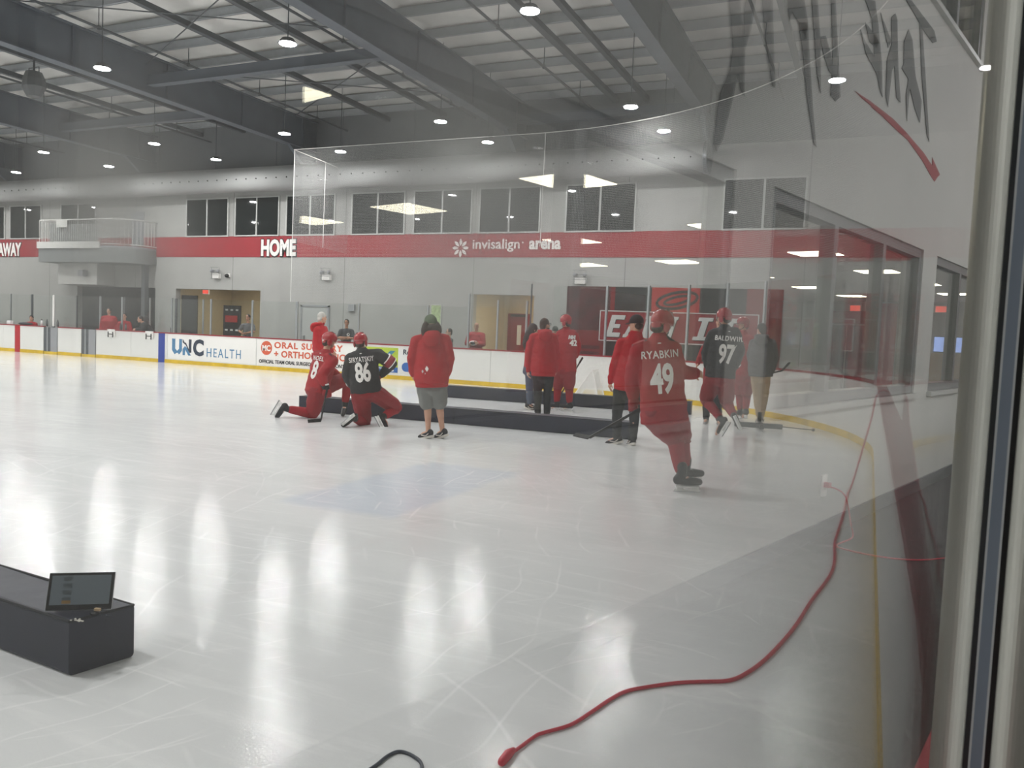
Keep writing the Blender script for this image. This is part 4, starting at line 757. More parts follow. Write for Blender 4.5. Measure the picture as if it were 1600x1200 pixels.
# cords
CP = [(-1.25, 2.66), (-1.24, 2.71), (-1.22, 2.82), (-1.2, 2.86), (-1.13, 2.97), (-1.09, 3.12), (-1.06, 3.25), (-1.02, 3.37), (-0.95, 3.46), (-0.83, 3.58), (-0.73, 3.65), (-0.63, 3.72), (-0.57, 3.84), (-0.5, 4.1), (-0.42, 4.59), (-0.36, 5.18), (-0.29, 5.74), (-0.27, 6.19), (-0.29, 6.8), (-0.28, 7.29), (-0.26, 8.18), (-0.25, 9.2)]
pts = [(x, y, 0.009) for x, y in CP]+[(-0.22, 9.8, 0.03), (-0.15, 10.0, 0.35), (-0.07, 10.1, 0.75), (-0.03, 10.15, 1.02), (0.06, 10.2, 1.085), (0.2, 10.25, 1.06), (0.24, 10.25, 0.6), (0.25, 10.2, 0.02)]
t = thing('extension_cord', 'red extension cord snaking over the ice to the end boards', 'cord', (0, 0, 0)); b = nbm(); tube(b, spline(pts, 6), [0.0065+0.0045*min(1, i/90) for i in range(len(spline(pts, 6)))], 8); obj('cable', b, M['cordred'], t, True)
b = nbm(); chain(b, [(-1.25, 2.67, 0.014), (-1.252, 2.63, 0.018), (-1.25, 2.57, 0.018)], [0.011, 0.018, 0.016], 10); obj('socket', b, M['cordred'], t, True)
b = nbm(); tube(b, spline([(-1.66, 2.25, 0.006), (-1.645, 2.35, 0.006), (-1.642, 2.43, 0.006), (-1.62, 2.475, 0.006), (-1.56, 2.47, 0.006), (-1.50, 2.43, 0.006), (-1.45, 2.32, 0.006), (-1.40, 2.2, 0.006)], 6), 0.0065, 8); tag(obj('black_cable', b, M['cordblk'], None, True), 'loop of black cable on the ice at the bottom edge', 'cable')
# small white training goal by the far corner
t = thing('training_goal', 'small white wedge training goal against the far corner boards', 'goal', (-6.55, 19.3, 0))
b = nbm(); fr = [(-0.35, -0.2, 0.02), (0.12, -0.2, 0.72), (0.12, 0.3, 0.72), (-0.35, 0.3, 0.02)]
tube(b, fr+[fr[0]], 0.02, 8); tube(b, [(0.12, -0.2, 0.72), (0.3, -0.2, 0.02), (0.3, 0.3, 0.02), (0.12, 0.3, 0.72)], 0.02, 8); tube(b, [(-0.35, -0.2, 0.02), (0.3, -0.2, 0.02)], 0.02, 8); tube(b, [(-0.35, 0.3, 0.02), (0.3, 0.3, 0.02)], 0.02, 8); obj('frame', b, M['white'], t)
b = nbm(); uvl = b.loops.layers.uv.new('uv')
for q in (((-0.35, -0.2, .02), (0.3, -0.2, .02), (0.12, -0.2, .72)), ((-0.35, -0.2, .02), (0.12, -0.2, .72), (0.12, 0.3, .72), (-0.35, 0.3, .02)), ((-0.35, 0.3, .02), (0.12, 0.3, .72), (0.3, 0.3, .02))):
    f = b.faces.new([b.verts.new(p) for p in q])
    for l in f.loops: l[uvl].uv = (l.vert.co.x+l.vert.co.y*1.0, l.vert.co.z+l.vert.co.y*0.0+l.vert.co.x*0.3)
obj('netting', b, M['goalnet'], t)
# stickhandling trainer lying on the ice
t = thing('stickhandling_trainer', 'black cross-shaped stickhandling trainer lying on the ice by the khaki trousers', 'trainer', (-1.93, 15.15, 0))
d = V((0.55, 0.10, 0)).normalized(); e = V((-d.y, d.x, 0)); b = nbm(); obox(b, d*0.02+V((0, 0, 0.07)), d*0.42, e*0.06, V((0, 0, 0.045)), 0.01); obj('bar', b, M['postdark'], t)
b = nbm(); obox(b, d*0.06+V((0, 0, 0.075)), d*0.035, e*0.42, V((0, 0, 0.035)), 0.01); obox(b, d*0.06+e*0.40+V((0, 0, 0.14)), d*0.035, e*0.03, V((0, 0, 0.14)), 0.01); obj('crossbar', b, M['boot'], t)
b = nbm(); tube(b, [d*0.4+V((0, 0, 0.07)), d*0.95+V((0, 0, 0.05))], 0.008, 6); ell(b, d*0.97+V((0, 0, 0.05)), (0.03, 0, 0), (0, 0.03, 0), (0, 0, 0.03), 10, 8); obj('rod', b, M['cordblk'], t)
# bottles and gear along the bench cap
for i, (x, m, l) in enumerate(((-29.25, 'whitecloth', 'pale bottle on the boards left of the left bench gate'), (-28.95, 'postdark', 'dark bottle on the boards above the left bench gate'), (-28.35, 'postdark', 'dark bottle on the boards just right of the pale post'), (-25.0, 'charcoal', 'dark bottle on the boards left of the man bent over in black'), (-24.75, 'greycloth', 'grey bottle on the boards beside the man bent over in black'), (-22.52, 'postdark', 'dark bottle on the boards just right of the blue line stripe'))):
    t = thing('water_bottle', l, 'bottle', (x, D+0.07, 1.06), 0, 'bottles on the bench boards'); b = nbm(); loft(b, [((0, 0, 0), V((.04, 0, 0)), V((0, .04, 0))), ((0, 0, .17), V((.04, 0, 0)), V((0, .04, 0))), ((0, 0, .21), V((.02, 0, 0)), V((0, .02, 0)))], 12); obj('body', b, M[m], t, True)
    b = nbm(); loft(b, [((0, 0, .21), V((.022, 0, 0)), V((0, .022, 0))), ((0, 0, .26), V((.012, 0, 0)), V((0, .012, 0)))], 10); obj('nozzle', b, M['black'], t, True)
b = nbm(); ell(b, (0, 0, 0.05), (0.42, 0, 0), (0, 0.09, 0), (0, 0, 0.06), 16, 8); tag(obj('folded_towel', b, M['charcoal'], None, True, (-30.2, D+0.09, 1.06)), 'dark folded towel on the boards just right of the red line', 'towel')
b = nbm(); box(b, -0.11, 0.11, -0.06, 0.06, 0, 0.14, 0.01); tag(obj('tissue_box', b, M['whitecloth'], None, False, (-31.15+0.0, D+0.1, 1.06)), 'small white box on the boards left of the red line', 'box')

# ================================================================ people
POSES = {'hat': ((-5.81, 10.0, 0.0), {'head': (-0.052, -0.030, 1.635), 'neck': (-0.041, -0.023, 1.510), 'lsho': (-0.224, -0.127, 1.418), 'rsho': (0.130, 0.097, 1.453), 'lelb': (-0.260, -0.182, 1.138), 'relb': (0.213, 0.121, 1.159), 'lwri': (-0.307, -0.036, 0.904), 'rwri': (0.115, 0.226, 0.921), 'lhip': (-0.093, -0.053, 0.742), 'rhip': (0.081, 0.046, 0.749), 'lkne': (-0.066, -0.003, 0.477), 'rkne': (0.073, 0.088, 0.481), 'lank': (-0.032, -0.018, 0.100), 'rank': (0.130, 0.108, 0.112), 'ltoe': (-0.165, -0.002, 0.025), 'rtoe': (0.032, 0.133, 0.034)}),
'k8': ((-8.54, 10.84, 0.0), {'head': (0.115, 0.241, 1.309), 'neck': (0.082, 0.190, 1.130), 'rsho': (0.276, 0.113, 0.993), 'lsho': (-0.047, 0.141, 1.055), 'relb': (0.236, -0.121, 0.725), 'rwri': (0.336, -0.119, 0.529), 'lelb': (0.098, 0.481, 0.677), 'lwri': (0.174, 0.565, 0.598), 'rhip': (0.080, -0.014, 0.449), 'lhip': (-0.038, 0.123, 0.473), 'rkne': (-0.009, -0.007, 0.079), 'rank': (-0.366, -0.258, 0.148), 'rtoe': (-0.477, -0.344, 0.018), 'lkne': (0.258, 0.580, 0.664), 'lank': (0.218, 0.574, 0.186), 'ltoe': (0.257, 0.477, 0.054)}),
'k86': ((-7.34, 10.59, 0.0), {'head': (-0.120, -0.009, 1.329), 'neck': (-0.071, -0.048, 1.211), 'lsho': (-0.202, -0.138, 1.077), 'rsho': (0.123, 0.120, 1.151), 'lelb': (-0.259, -0.152, 0.810), 'lwri': (-0.307, 0.033, 0.625), 'relb': (0.280, 0.287, 0.990), 'rwri': (0.104, 0.264, 0.804), 'lhip': (-0.079, -0.054, 0.538), 'rhip': (0.076, 0.076, 0.542), 'lkne': (-0.100, 0.149, 0.025), 'lank': (-0.016, -0.277, 0.143), 'ltoe': (-0.151, -0.345, 0.010), 'rkne': (0.287, 0.461, 0.280), 'rank': (0.245, 0.142, 0.146), 'rtoe': (0.314, 0.154, -0.002)}),
'p49': ((-1.77, 8.23, 0.0), {'head': (-0.336, -0.016, 1.727), 'neck': (-0.361, -0.051, 1.606), 'lsho': (-0.534, -0.126, 1.462), 'rsho': (-0.238, 0.004, 1.493), 'relb': (-0.166, 0.089, 1.230), 'rwri': (-0.034, 0.248, 1.216), 'lelb': (-0.607, -0.069, 1.156), 'lwri': (-0.625, 0.039, 0.941), 'lhip': (-0.354, -0.070, 0.777), 'rhip': (-0.195, 0.063, 0.780), 'lkne': (-0.162, 0.090, 0.537), 'lank': (-0.055, -0.011, 0.159), 'ltoe': (0.084, 0.058, 0.099), 'rkne': (-0.130, 0.229, 0.526), 'rank': (-0.072, 0.271, 0.199), 'rtoe': (0.025, 0.352, 0.118)}),
'cap': ((-3.38, 11.35, 0.0), {'head': (0.119, 0.034, 1.765), 'neck': (0.130, 0.037, 1.634), 'lsho': (-0.063, -0.018, 1.505), 'rsho': (0.278, 0.121, 1.521), 'lelb': (-0.150, -0.064, 1.151), 'lwri': (-0.205, -0.007, 0.904), 'relb': (0.289, 0.187, 1.146), 'rwri': (0.188, 0.283, 0.942), 'lhip': (-0.046, -0.013, 0.781), 'rhip': (0.152, 0.075, 0.790), 'lkne': (-0.081, -0.002, 0.425), 'rkne': (0.152, 0.106, 0.411), 'lank': (-0.064, -0.018, 0.098), 'rank': (0.154, 0.044, 0.080), 'ltoe': (-0.220, -0.011, -0.008), 'rtoe': (0.064, 0.143, -0.012)}),
'glass': ((-5.66, 14.01, 0.0), {'head': (-0.049, -0.019, 1.734), 'neck': (-0.051, -0.020, 1.607), 'lsho': (-0.252, -0.099, 1.522), 'rsho': (0.103, 0.062, 1.538), 'lelb': (-0.313, -0.123, 1.187), 'relb': (0.162, 0.096, 1.190), 'lwri': (-0.337, -0.068, 0.860), 'rwri': (0.127, 0.158, 0.881), 'lhip': (-0.145, -0.057, 0.776), 'rhip': (0.058, 0.023, 0.785), 'lkne': (-0.133, -0.031, 0.431), 'rkne': (0.033, 0.035, 0.439), 'lank': (-0.117, -0.046, 0.088), 'rank': (0.049, 0.019, 0.078), 'ltoe': (-0.143, 0.105, -0.002), 'rtoe': (0.027, 0.172, -0.003)}),
'woman': ((-6.46, 15.19, -0.0), {'head': (0.022, 0.009, 1.643), 'neck': (-0.012, -0.027, 1.496), 'lsho': (-0.139, 0.072, 1.409), 'rsho': (0.011, -0.147, 1.382), 'lelb': (-0.121, 0.112, 1.148), 'relb': (-0.015, -0.190, 1.134), 'lwri': (-0.047, 0.197, 0.983), 'rwri': (0.039, -0.114, 0.951), 'lhip': (-0.061, 0.061, 0.817), 'rhip': (0.000, -0.086, 0.824), 'lkne': (-0.055, 0.086, 0.460), 'rkne': (0.020, -0.067, 0.472), 'lank': (-0.041, 0.091, 0.124), 'rank': (0.026, -0.065, 0.097), 'ltoe': (0.032, 0.143, 0.042), 'rtoe': (0.089, -0.017, 0.015)}),
'red8b': ((-5.79, 15.55, 0.0), {'head': (-0.084, -0.031, 1.847), 'neck': (-0.062, -0.023, 1.707), 'lsho': (-0.186, -0.004, 1.604), 'rsho': (0.100, -0.017, 1.595), 'relb': (0.179, 0.001, 1.339), 'rwri': (0.105, 0.145, 1.137), 'lelb': (-0.213, 0.050, 1.279), 'lwri': (-0.201, 0.193, 1.089), 'lhip': (-0.116, 0.000, 0.824), 'rhip': (0.039, -0.028, 0.833), 'lkne': (-0.220, 0.026, 0.480), 'rkne': (0.048, -0.004, 0.478), 'lank': (-0.209, 0.009, 0.139), 'rank': (0.079, -0.014, 0.146), 'ltoe': (-0.317, 0.012, 0.029), 'rtoe': (-0.038, -0.014, 0.042)}),
'p97': ((-2.22, 13.22, 0.0), {'head': (-0.096, -0.015, 1.972), 'neck': (-0.073, -0.012, 1.819), 'lsho': (-0.253, 0.011, 1.689), 'rsho': (0.082, -0.007, 1.732), 'lelb': (-0.347, 0.026, 1.383), 'lwri': (-0.357, 0.247, 1.148), 'relb': (0.160, 0.126, 1.428), 'rwri': (0.086, 0.317, 1.172), 'lhip': (-0.201, 0.009, 0.975), 'rhip': (-0.016, -0.003, 0.987), 'lkne': (-0.342, 0.169, 0.590), 'lank': (-0.018, -0.054, 0.295), 'ltoe': (-0.112, -0.018, 0.044), 'rkne': (-0.012, 0.251, 0.556), 'rank': (0.174, -0.094, 0.376), 'rtoe': (0.259, -0.060, 0.205)}),
'redbehind': ((-2.35, 16.76, 0.0), {'head': (-0.163, -0.022, 1.951), 'neck': (-0.153, -0.020, 1.784), 'lsho': (-0.276, 0.014, 1.637), 'rsho': (-0.027, -0.054, 1.647), 'lelb': (-0.284, 0.114, 1.311), 'relb': (0.054, -0.043, 1.303), 'lwri': (-0.217, 0.274, 1.075), 'rwri': (0.059, 0.159, 0.988), 'lhip': (-0.179, 0.017, 0.848), 'rhip': (-0.020, -0.043, 0.860), 'lkne': (-0.148, 0.031, 0.509), 'rkne': (-0.015, -0.022, 0.522), 'lank': (-0.127, 0.024, 0.171), 'rank': (-0.006, -0.041, 0.198), 'ltoe': (-0.202, 0.074, 0.017), 'rtoe': (-0.067, 0.011, 0.033)}),
'khaki': ((-2.0, 16.2, 0.0), {'head': (-0.089, -0.010, 1.827), 'neck': (-0.065, -0.007, 1.692), 'lsho': (-0.230, 0.014, 1.598), 'rsho': (0.128, 0.015, 1.613), 'lelb': (-0.277, 0.049, 1.308), 'relb': (0.214, 0.045, 1.308), 'lwri': (-0.229, 0.175, 1.032), 'rwri': (0.147, 0.168, 1.029), 'lhip': (-0.137, -0.016, 0.917), 'rhip': (0.051, 0.006, 0.928), 'lkne': (-0.096, 0.039, 0.517), 'rkne': (0.046, 0.056, 0.526), 'lank': (-0.031, -0.004, 0.123), 'rank': (0.017, 0.002, 0.114), 'ltoe': (-0.073, 0.092, 0.024), 'rtoe': (0.009, 0.122, 0.015)}),
'black': ((-2.84, 15.37, 0.0), {'head': (0.100, 0.018, 1.930), 'neck': (0.093, 0.016, 1.773), 'lsho': (-0.044, 0.023, 1.660), 'rsho': (0.228, 0.010, 1.659), 'lelb': (-0.201, -0.015, 1.338), 'lwri': (-0.241, -0.144, 1.132), 'relb': (0.269, 0.047, 1.373), 'rwri': (0.124, 0.225, 1.121), 'lhip': (-0.038, -0.007, 0.898), 'rhip': (0.123, 0.022, 0.907), 'lkne': (-0.056, -0.050, 0.511), 'rkne': (0.128, -0.018, 0.522), 'lank': (-0.052, -0.009, 0.094), 'rank': (0.188, 0.033, 0.086), 'ltoe': (-0.048, -0.130, 0.007), 'rtoe': (0.198, -0.087, 0.012)}),
'coach': ((-11.5, 15.0, 0.0), {'head': (-0.054, -0.041, 1.722), 'neck': (-0.093, -0.070, 1.568), 'lsho': (-0.117, 0.137, 1.492), 'rsho': (-0.054, -0.242, 1.459), 'lelb': (-0.078, 0.192, 1.089), 'relb': (-0.012, -0.260, 1.065), 'lwri': (0.007, 0.282, 0.958), 'rwri': (0.092, -0.131, 0.830), 'lhip': (-0.127, 0.017, 0.602), 'rhip': (-0.034, -0.126, 0.597)})}
def lerp(a, b_, t): return a*(1-t)+b_*t
def hand(bm, wr, dr, pn, side, curl=0.5, s=1.0):
    """palm, four unequal fingers bent at the knuckles and a thumb from the palm's side"""
    dr = dr.normalized(); pn = (pn-dr*pn.dot(dr)).normalized(); ac = dr.cross(pn)*side
    ell(bm, wr+dr*0.05*s, dr*0.055*s, ac*0.042*s, pn*0.017*s, 12, 8)
    for k, (o, L_) in enumerate(((-0.030, 0.072), (-0.010, 0.080), (0.010, 0.075), (0.029, 0.060))):
        p = wr+dr*0.09*s+ac*o*s; c1 = curl*(0.8+0.1*k); d1 = (dr*math.cos(c1)+pn*math.sin(c1)); d2 = (dr*math.cos(2*c1)+pn*math.sin(2*c1)); d3 = (dr*math.cos(2.7*c1)+pn*math.sin(2.7*c1))
        q = p+d1*L_*0.45*s; r_ = q+d2*L_*0.32*s; e = r_+d3*L_*0.23*s; chain(bm, [p-d1*0.015, p, q, r_, e], [0.0095*s, 0.0095*s, 0.009*s, 0.008*s, 0.0072*s], 8)
    p = wr+dr*0.025*s-ac*0.035*s; d1 = (dr*0.7-ac*0.6+pn*0.35).normalized(); d2 = (dr*0.9-ac*0.1+pn*0.5).normalized(); chain(bm, [p+ac*0.01, p+d1*0.035*s, p+d1*0.035*s+d2*0.03*s], [0.012*s, 0.0105*s, 0.008*s], 8)
def foot_frame(an, toe, kn):
    d = (toe-an); up = (kn-an).normalized(); d = d-up*0.0; return d, up
def person(key, label, loc, j, hf, top, bottom, feet, head='bare', skin='skin', bulk=1.0, gloves=False, bare=(), group=None, hood=False, back=None, hem=-0.12, fine=True, seated=False, yoke=False, headscale=1.0, flat=False):
    """top: (kind, material); bottom: (kind, material); feet: 'skate' | 'shoe'"""
    P = thing('person', label, 'person', loc, 0, group); J = {k: V(v) for k, v in j.items()}; hf = V(hf).normalized()
    pel, sh, nk, hd = (J['lhip']+J['rhip'])/2, (J['lsho']+J['rsho'])/2, J['neck'], J['head']
    ax = (nk-pel).normalized(); rs = (J['rsho']-J['lsho']); rs = (rs-ax*rs.dot(ax)).normalized(); rh = J['rhip']-J['lhip']; rh = (rh-ax*rh.dot(ax))
    rh = rs if rh.length < 0.04 else rh.normalized(); rh = (rh+rs*0.8).normalized(); tl = (nk-pel).length; fw = ax.cross(rs).normalized()
    hu = (hd-nk).normalized(); hu = (hu*0.5+V((0, 0, 1))*0.5).normalized(); hf = (hf-hu*hf.dot(hu)*0.7).normalized(); hr = hf.cross(hu).normalized(); hu2 = hr.cross(hf); s = headscale
    def tors(prof, k=1.0):
        out = []
        for t, rx, ry, off in prof:
            r = lerp(rh, rs, max(0, min(1, t))).normalized(); f = ax.cross(r).normalized(); c = pel+ax*(tl*t)
            if t > 0.7: c = lerp(c, c+(sh-(pel+ax*(tl*0.9)))*0.5, min(1, (t-0.7)/0.2)) if t < 0.95 else c
            out.append((c+f*off, r*rx*k, f*ry*k))
        return out
    # ---- body: one continuous skin surface
    b = nbm(); loft(b, tors([(-0.10, .10, .09, 0), (0.0, .155, .11, 0), (.25, .135, .10, 0), (.6, .15, .10, .01), (.80, .12, .08, .0), (.93, .062, .06, 0), (1.0, .055, .055, 0)]))
    chain(b, [nk-ax*0.03, lerp(nk, hd, 0.6)-hf*0.01], [0.058, 0.052], 12)
    ell(b, hd+hu2*0.02-hf*0.012, hr*0.074*s, hf*0.094*s, hu2*0.098*s); ell(b, hd-hu2*0.045+hf*0.022, hr*0.056*s, hf*0.066*s, hu2*0.072*s)      # skull, jaw
    seg(b, hd+hf*0.085-hu2*0.0, hd+hf*0.105-hu2*0.028, 0.010, 0.014, 8); seg(b, hd+hf*0.078-hu2*0.09, hd+hf*0.07-hu2*0.1, 0.02, 0.02, 8)   # nose, chin
    for sd in (-1, 1): ell(b, hd+hr*sd*0.076*s-hf*0.01-hu2*0.012, hf*0.018, hr*0.009, hu2*0.03, 8, 6)
    for S, sd in (('l', -1), ('r', 1)):
        sho, elb, wri = J[S+'sho']-ax*0.05, J[S+'elb'], J[S+'wri']; chain(b, [lerp(sho, sh, 0.4), sho, lerp(sho, elb, 0.45), elb, lerp(elb, wri, 0.35), wri], [.05, .048, .046, .041, .042, .027])
        dr = (wri-elb).normalized(); pn = (rs*(-sd)+fw*0.3)
        if S in bare: hand(b, wri, dr, pn, sd, 0.55)
        else: ell(b, wri+dr*0.05, dr*0.055, dr.cross(pn).normalized()*0.038, pn.normalized()*0.022, 10, 8)
        if S+'kne' in J:
            hip, kne, ank = J[S+'hip'], J[S+'kne'], J[S+'ank']; calf = (kne-ank).normalized(); bkw = -fw if not seated else V((0, 0, 0))
            chain(b, [hip, lerp(hip, kne, .5), kne, lerp(kne, ank, .28)+bkw*0.012, lerp(kne, ank, .6), ank], [.085, .073, .054, .056, .043, .036])
            toe = J[S+'toe']; chain(b, [ank+(ank-kne).normalized()*0.02, lerp(ank, toe, .6), lerp(ank, toe, .92)], [.036, .034, .024], 10)
    link('body', bake(b, 0.006 if bare else 0.0095, 2), M[skin], P)
    eyes = nbm()
    for sd in (-1, 1): ell(eyes, hd+hf*0.084+hr*sd*0.031+hu2*0.012, hr*0.013, hf*0.008, hu2*0.007, 8, 6); obox(eyes, hd+hf*0.088+hr*sd*0.032+hu2*0.032, hr*0.018, hf*0.006, hu2*0.004)
    obj('eyes', eyes, M['eye'], P); b = nbm(); ell(b, hd+hf*0.082-hu2*0.058, hr*0.022, hf*0.008, hu2*0.006, 8, 6); obj('mouth', b, M['lip'], P)
    # ---- top garment
    kind, tm = top; b = nbm()
    if kind == 'jersey': prof = [(hem, .255, .19, 0), (.0, .25, .185, 0), (.3, .235, .175, 0), (.65, .235, .17, .005), (.86, .185, .13, 0), (.97, .095, .09, 0), (1.03, .07, .068, 0)]; sr = (.105, .098, .088, .07)
    elif kind == 'hoodie': prof = [(hem, .185, .145, 0), (hem+.04, .20, .158, 0), (.15, .205, .16, 0), (.55, .195, .15, .005), (.84, .165, .115, 0), (.96, .09, .085, 0), (1.03, .072, .07, 0)]; sr = (.078, .072, .064, .050)
    else: prof = [(hem, .175, .13, 0), (.1, .17, .125, 0), (.55, .175, .125, .005), (.84, .155, .10, 0), (.97, .068, .066, 0), (1.0, .062, .062, 0)]; sr = (.07, .064, .06, .05)
    loft(b, tors(prof, bulk))
    for S in 'lr':
        sho, elb, wri = J[S+'sho']-ax*0.03, J[S+'elb'], J[S+'wri']
        if kind == 'tee': chain(b, [lerp(sho, sh, .45), sho, lerp(sho, elb, .75)], [.07, .07, .068])
        else: chain(b, [lerp(sho, sh, .5), sho, lerp(sho, elb, .5), elb, lerp(elb, wri, .5), lerp(elb, wri, .70 if gloves else .93)], [sr[0]*1.02, sr[0], sr[1], sr[2], (sr[2]+sr[3])/2, sr[3]])
    me = bake(b, 0.0125, 4, 0.010 if kind != 'tee' else 0.006, len(key)*1.7+loc[0]); T = link({'jersey': 'jersey', 'hoodie': 'hoodie', 'tee': 'shirt'}[kind], me, M[tm], P)
    bvh = BVHTree.FromPolygons([v.co.copy() for v in me.vertices], [tuple(p.vertices) for p in me.polygons])
    if hood:
        b = nbm(); c0 = nk+ax*0.0; pts = []
        for a in range(-150, 151, 20): pts.append(c0-fw*(0.085*math.cos(R(a))+0.015)+rs*0.105*math.sin(R(a))+ax*(-0.01+0.025*(1-math.cos(R(a)))*0.5))
        chain(b, pts, [0.035+0.025*max(0, math.cos(R(a))) for a in range(-150, 151, 20)]); ell(b, c0-fw*0.155-ax*0.075, rs*0.13, fw*0.06, ax*0.11); link('hood', bake(b, 0.0115, 4, 0.006, 3), M[tm], T)
    if kind == 'hoodie':
        for S in 'lr':
            elb, wri = J[S+'elb'], J[S+'wri']; b = nbm(); seg(b, lerp(elb, wri, .90), lerp(elb, wri, 1.0), .046, .042, 12); obj('cuff', b, M[tm], T, True)
        b = nbm(); loft(b, tors([(hem-.055, .178*bulk, .138*bulk, 0), (hem-.045, .188*bulk, .148*bulk, 0), (hem+.03, .192*bulk, .152*bulk, 0), (hem+.04, .18*bulk, .14*bulk, 0)]), 28); obj('waistband', b, M[tm], T, True)
    def decal(me2, o, r, u, dirn, m, nm, lift=0.005):
        bm = bmesh.new(); bm.from_mesh(me2); 
        for _ in range(3):
            es = [e for e in bm.edges if e.calc_length() > 0.045]
            if not es: break
            bmesh.ops.subdivide_edges(bm, edges=es, cuts=1); bmesh.ops.triangulate(bm, faces=bm.faces)
        for v in bm.verts:
            p = o+r*v.co.x+u*v.co.y-dirn*0.7; h = bvh.ray_cast(p, dirn, 1.5)
            v.co = (h[0]-dirn*lift) if h[0] is not None else (p+dirn*0.6)
        bpy.data.meshes.remove(me2); return obj(nm, bm, M[m], T)
    if back:
        nm_, num, bo, nmat = back; u = ax; c = pel+ax*(tl*0.45)+rs*bo
        if num: decal(text_mesh(num, 0.41, 0.013, 0, 0.60, 0, 'CENTER', 0.94), c, rs, u, fw, nmat, 'back_number')
        if nm_: decal(text_mesh(nm_, 0.108, 0.002, 0, 0.64 if len(nm_) > 8 else 0.82, 0, 'CENTER', 1.08), pel+ax*(tl*0.76)+rs*bo, rs, u, fw, nmat, 'name_letters')
        b = nbm(); ell(b, (0, 0, 0), (0.02, 0, 0), (0, 0.007, 0), (0, 0, 0.001), 8, 4); me2 = bpy.data.meshes.new('t'); b.to_mesh(me2); b.free(); decal(me2, pel+ax*(tl*0.90)+rs*bo, rs, u, fw, 'white', 'collar_mark')
    if yoke:
        for S, sd in (('r', 1), ('l', -1)):
            b = nbm(); bmesh.ops.create_circle(b, cap_ends=True, radius=1.0, segments=20)
            for v in b.verts: v.co = V((v.co.x*0.085, v.co.y*0.045*(1.2 if v.co.y > 0 else 0.7), 0))
            me2 = bpy.data.meshes.new('t'); b.to_mesh(me2); b.free(); dn = (fw*0.55-ax*0.75-rs*sd*0.35).normalized(); rr = (rs-dn*rs.dot(dn)).normalized(); decal(me2, J[S+'sho']+ax*0.02-rs*sd*0.01, rr, dn.cross(rr)*-1, dn, 'jblack', 'shoulder_yoke')
    # ---- bottoms
    bk, bmn = bottom; b = nbm(); hw = 1.0 if bk != 'hockey' else 1.32
    if 'lkne' in J:
        loft(b, tors([(-0.16, .10*hw, .10*hw, 0), (-0.08, .165*hw, .135*hw, 0), (.04, .168*hw, .128*hw, 0), (.12, .15*hw, .115*hw, 0)]))
        for S in 'lr':
            hip, kne, ank = J[S+'hip'], J[S+'kne'], J[S+'ank']
            if bk == 'pants': chain(b, [hip, lerp(hip, kne, .5), kne, lerp(kne, ank, .5), lerp(kne, ank, .95)], [.105, .092, .078, .070, .066])
            elif bk == 'jeans': chain(b, [hip, lerp(hip, kne, .5), kne, lerp(kne, ank, .5), lerp(kne, ank, .9)], [.10, .086, .074, .066, .052])
            elif bk == 'shorts': chain(b, [hip, lerp(hip, kne, .45), lerp(hip, kne, .86)], [.125, .125, .118])
            else: chain(b, [hip, lerp(hip, kne, .5), lerp(hip, kne, .84)], [.15, .142, .125])
        PT = link({'pants': 'trousers', 'jeans': 'jeans', 'shorts': 'shorts', 'hockey': 'hockey_pants'}[bk], bake(b, 0.0125, 3, 0.009, loc[1]), M[bmn], P)
        for S in 'lr':
            hip, kne, ank, toe = J[S+'hip'], J[S+'kne'], J[S+'ank'], J[S+'toe']; sd = 1 if S == 'r' else -1
            shin = (ank-kne).normalized()
            if bk == 'hockey':
                b = nbm(); chain(b, [lerp(hip, kne, .7), kne+fw*0.015, lerp(kne, ank, .35)+fw*0.012, lerp(kne, ank, .8)], [.098, .094, .082, .066]); SK = link('hockey_sock', bake(b, 0.0125, 3, 0.005, loc[1]), M['sock'], P)
                b = nbm(); q = lerp(kne, ank, .12); tube(b, [q, q+shin*0.012], .098, 20); obj('sock_stripe', b, M['pantsred'], SK, True)
            d = toe-ank; d = d-shin*(d.dot(shin)*0.55); fl = d.normalized()
            if flat: fl = V((toe.x-ank.x, toe.y-ank.y, 0)).normalized(); shin = V((0, 0, -1))
            up = -shin; up = (up-fl*up.dot(fl)).normalized(); lat = fl.cross(up).normalized()
            if feet == 'skate':
                so = 0.075; K = thing_child('skate', P)
                b = nbm(); chain(b, [ank-shin*0.10, ank-shin*0.02, ank+shin*0.02-fl*0.03], [.058, .052, .048], 12); ell(b, ank-up*so*0.45-fl*0.035, fl*0.055, lat*0.042, up*0.055, 12, 8); chain(b, [ank-up*(so*0.55), ank-up*(so*0.6)+fl*0.10, ank-up*(so*0.68)+fl*0.185], [.048, .046, .038], 12)
                K = link('skate_boot', bake(b, 0.009, 2), M['boot'], P); bpy.data.objects.remove(thing_child.last)
                b = nbm(); c = ank-up*(so+0.045)+fl*0.065; obox(b, c+up*0.018, fl*0.125, lat*0.028, up*0.008, 0.004); obox(b, c-fl*0.075-up*0.005, fl*0.035, lat*0.013, up*0.026, 0.004); obox(b, c+fl*0.085-up*0.005, fl*0.035, lat*0.013, up*0.026, 0.004); obox(b, c-up*0.022, fl*0.135, lat*0.007, up*0.010, 0.002); obj('blade_holder', b, M['holder'], K)
                b = nbm(); obox(b, c-up*0.038, fl*0.142, lat*0.002, up*0.010, 0.001); obj('blade', b, M['blade'], K)
                b = nbm()
                for i in range(5): q = ank+fl*(0.045+0.025*i)-up*(0.005+0.008*i); obox(b, q, fl*0.004, lat*0.03, up*0.006)
                obj('laces', b, M['whitecloth'], K)
            else:
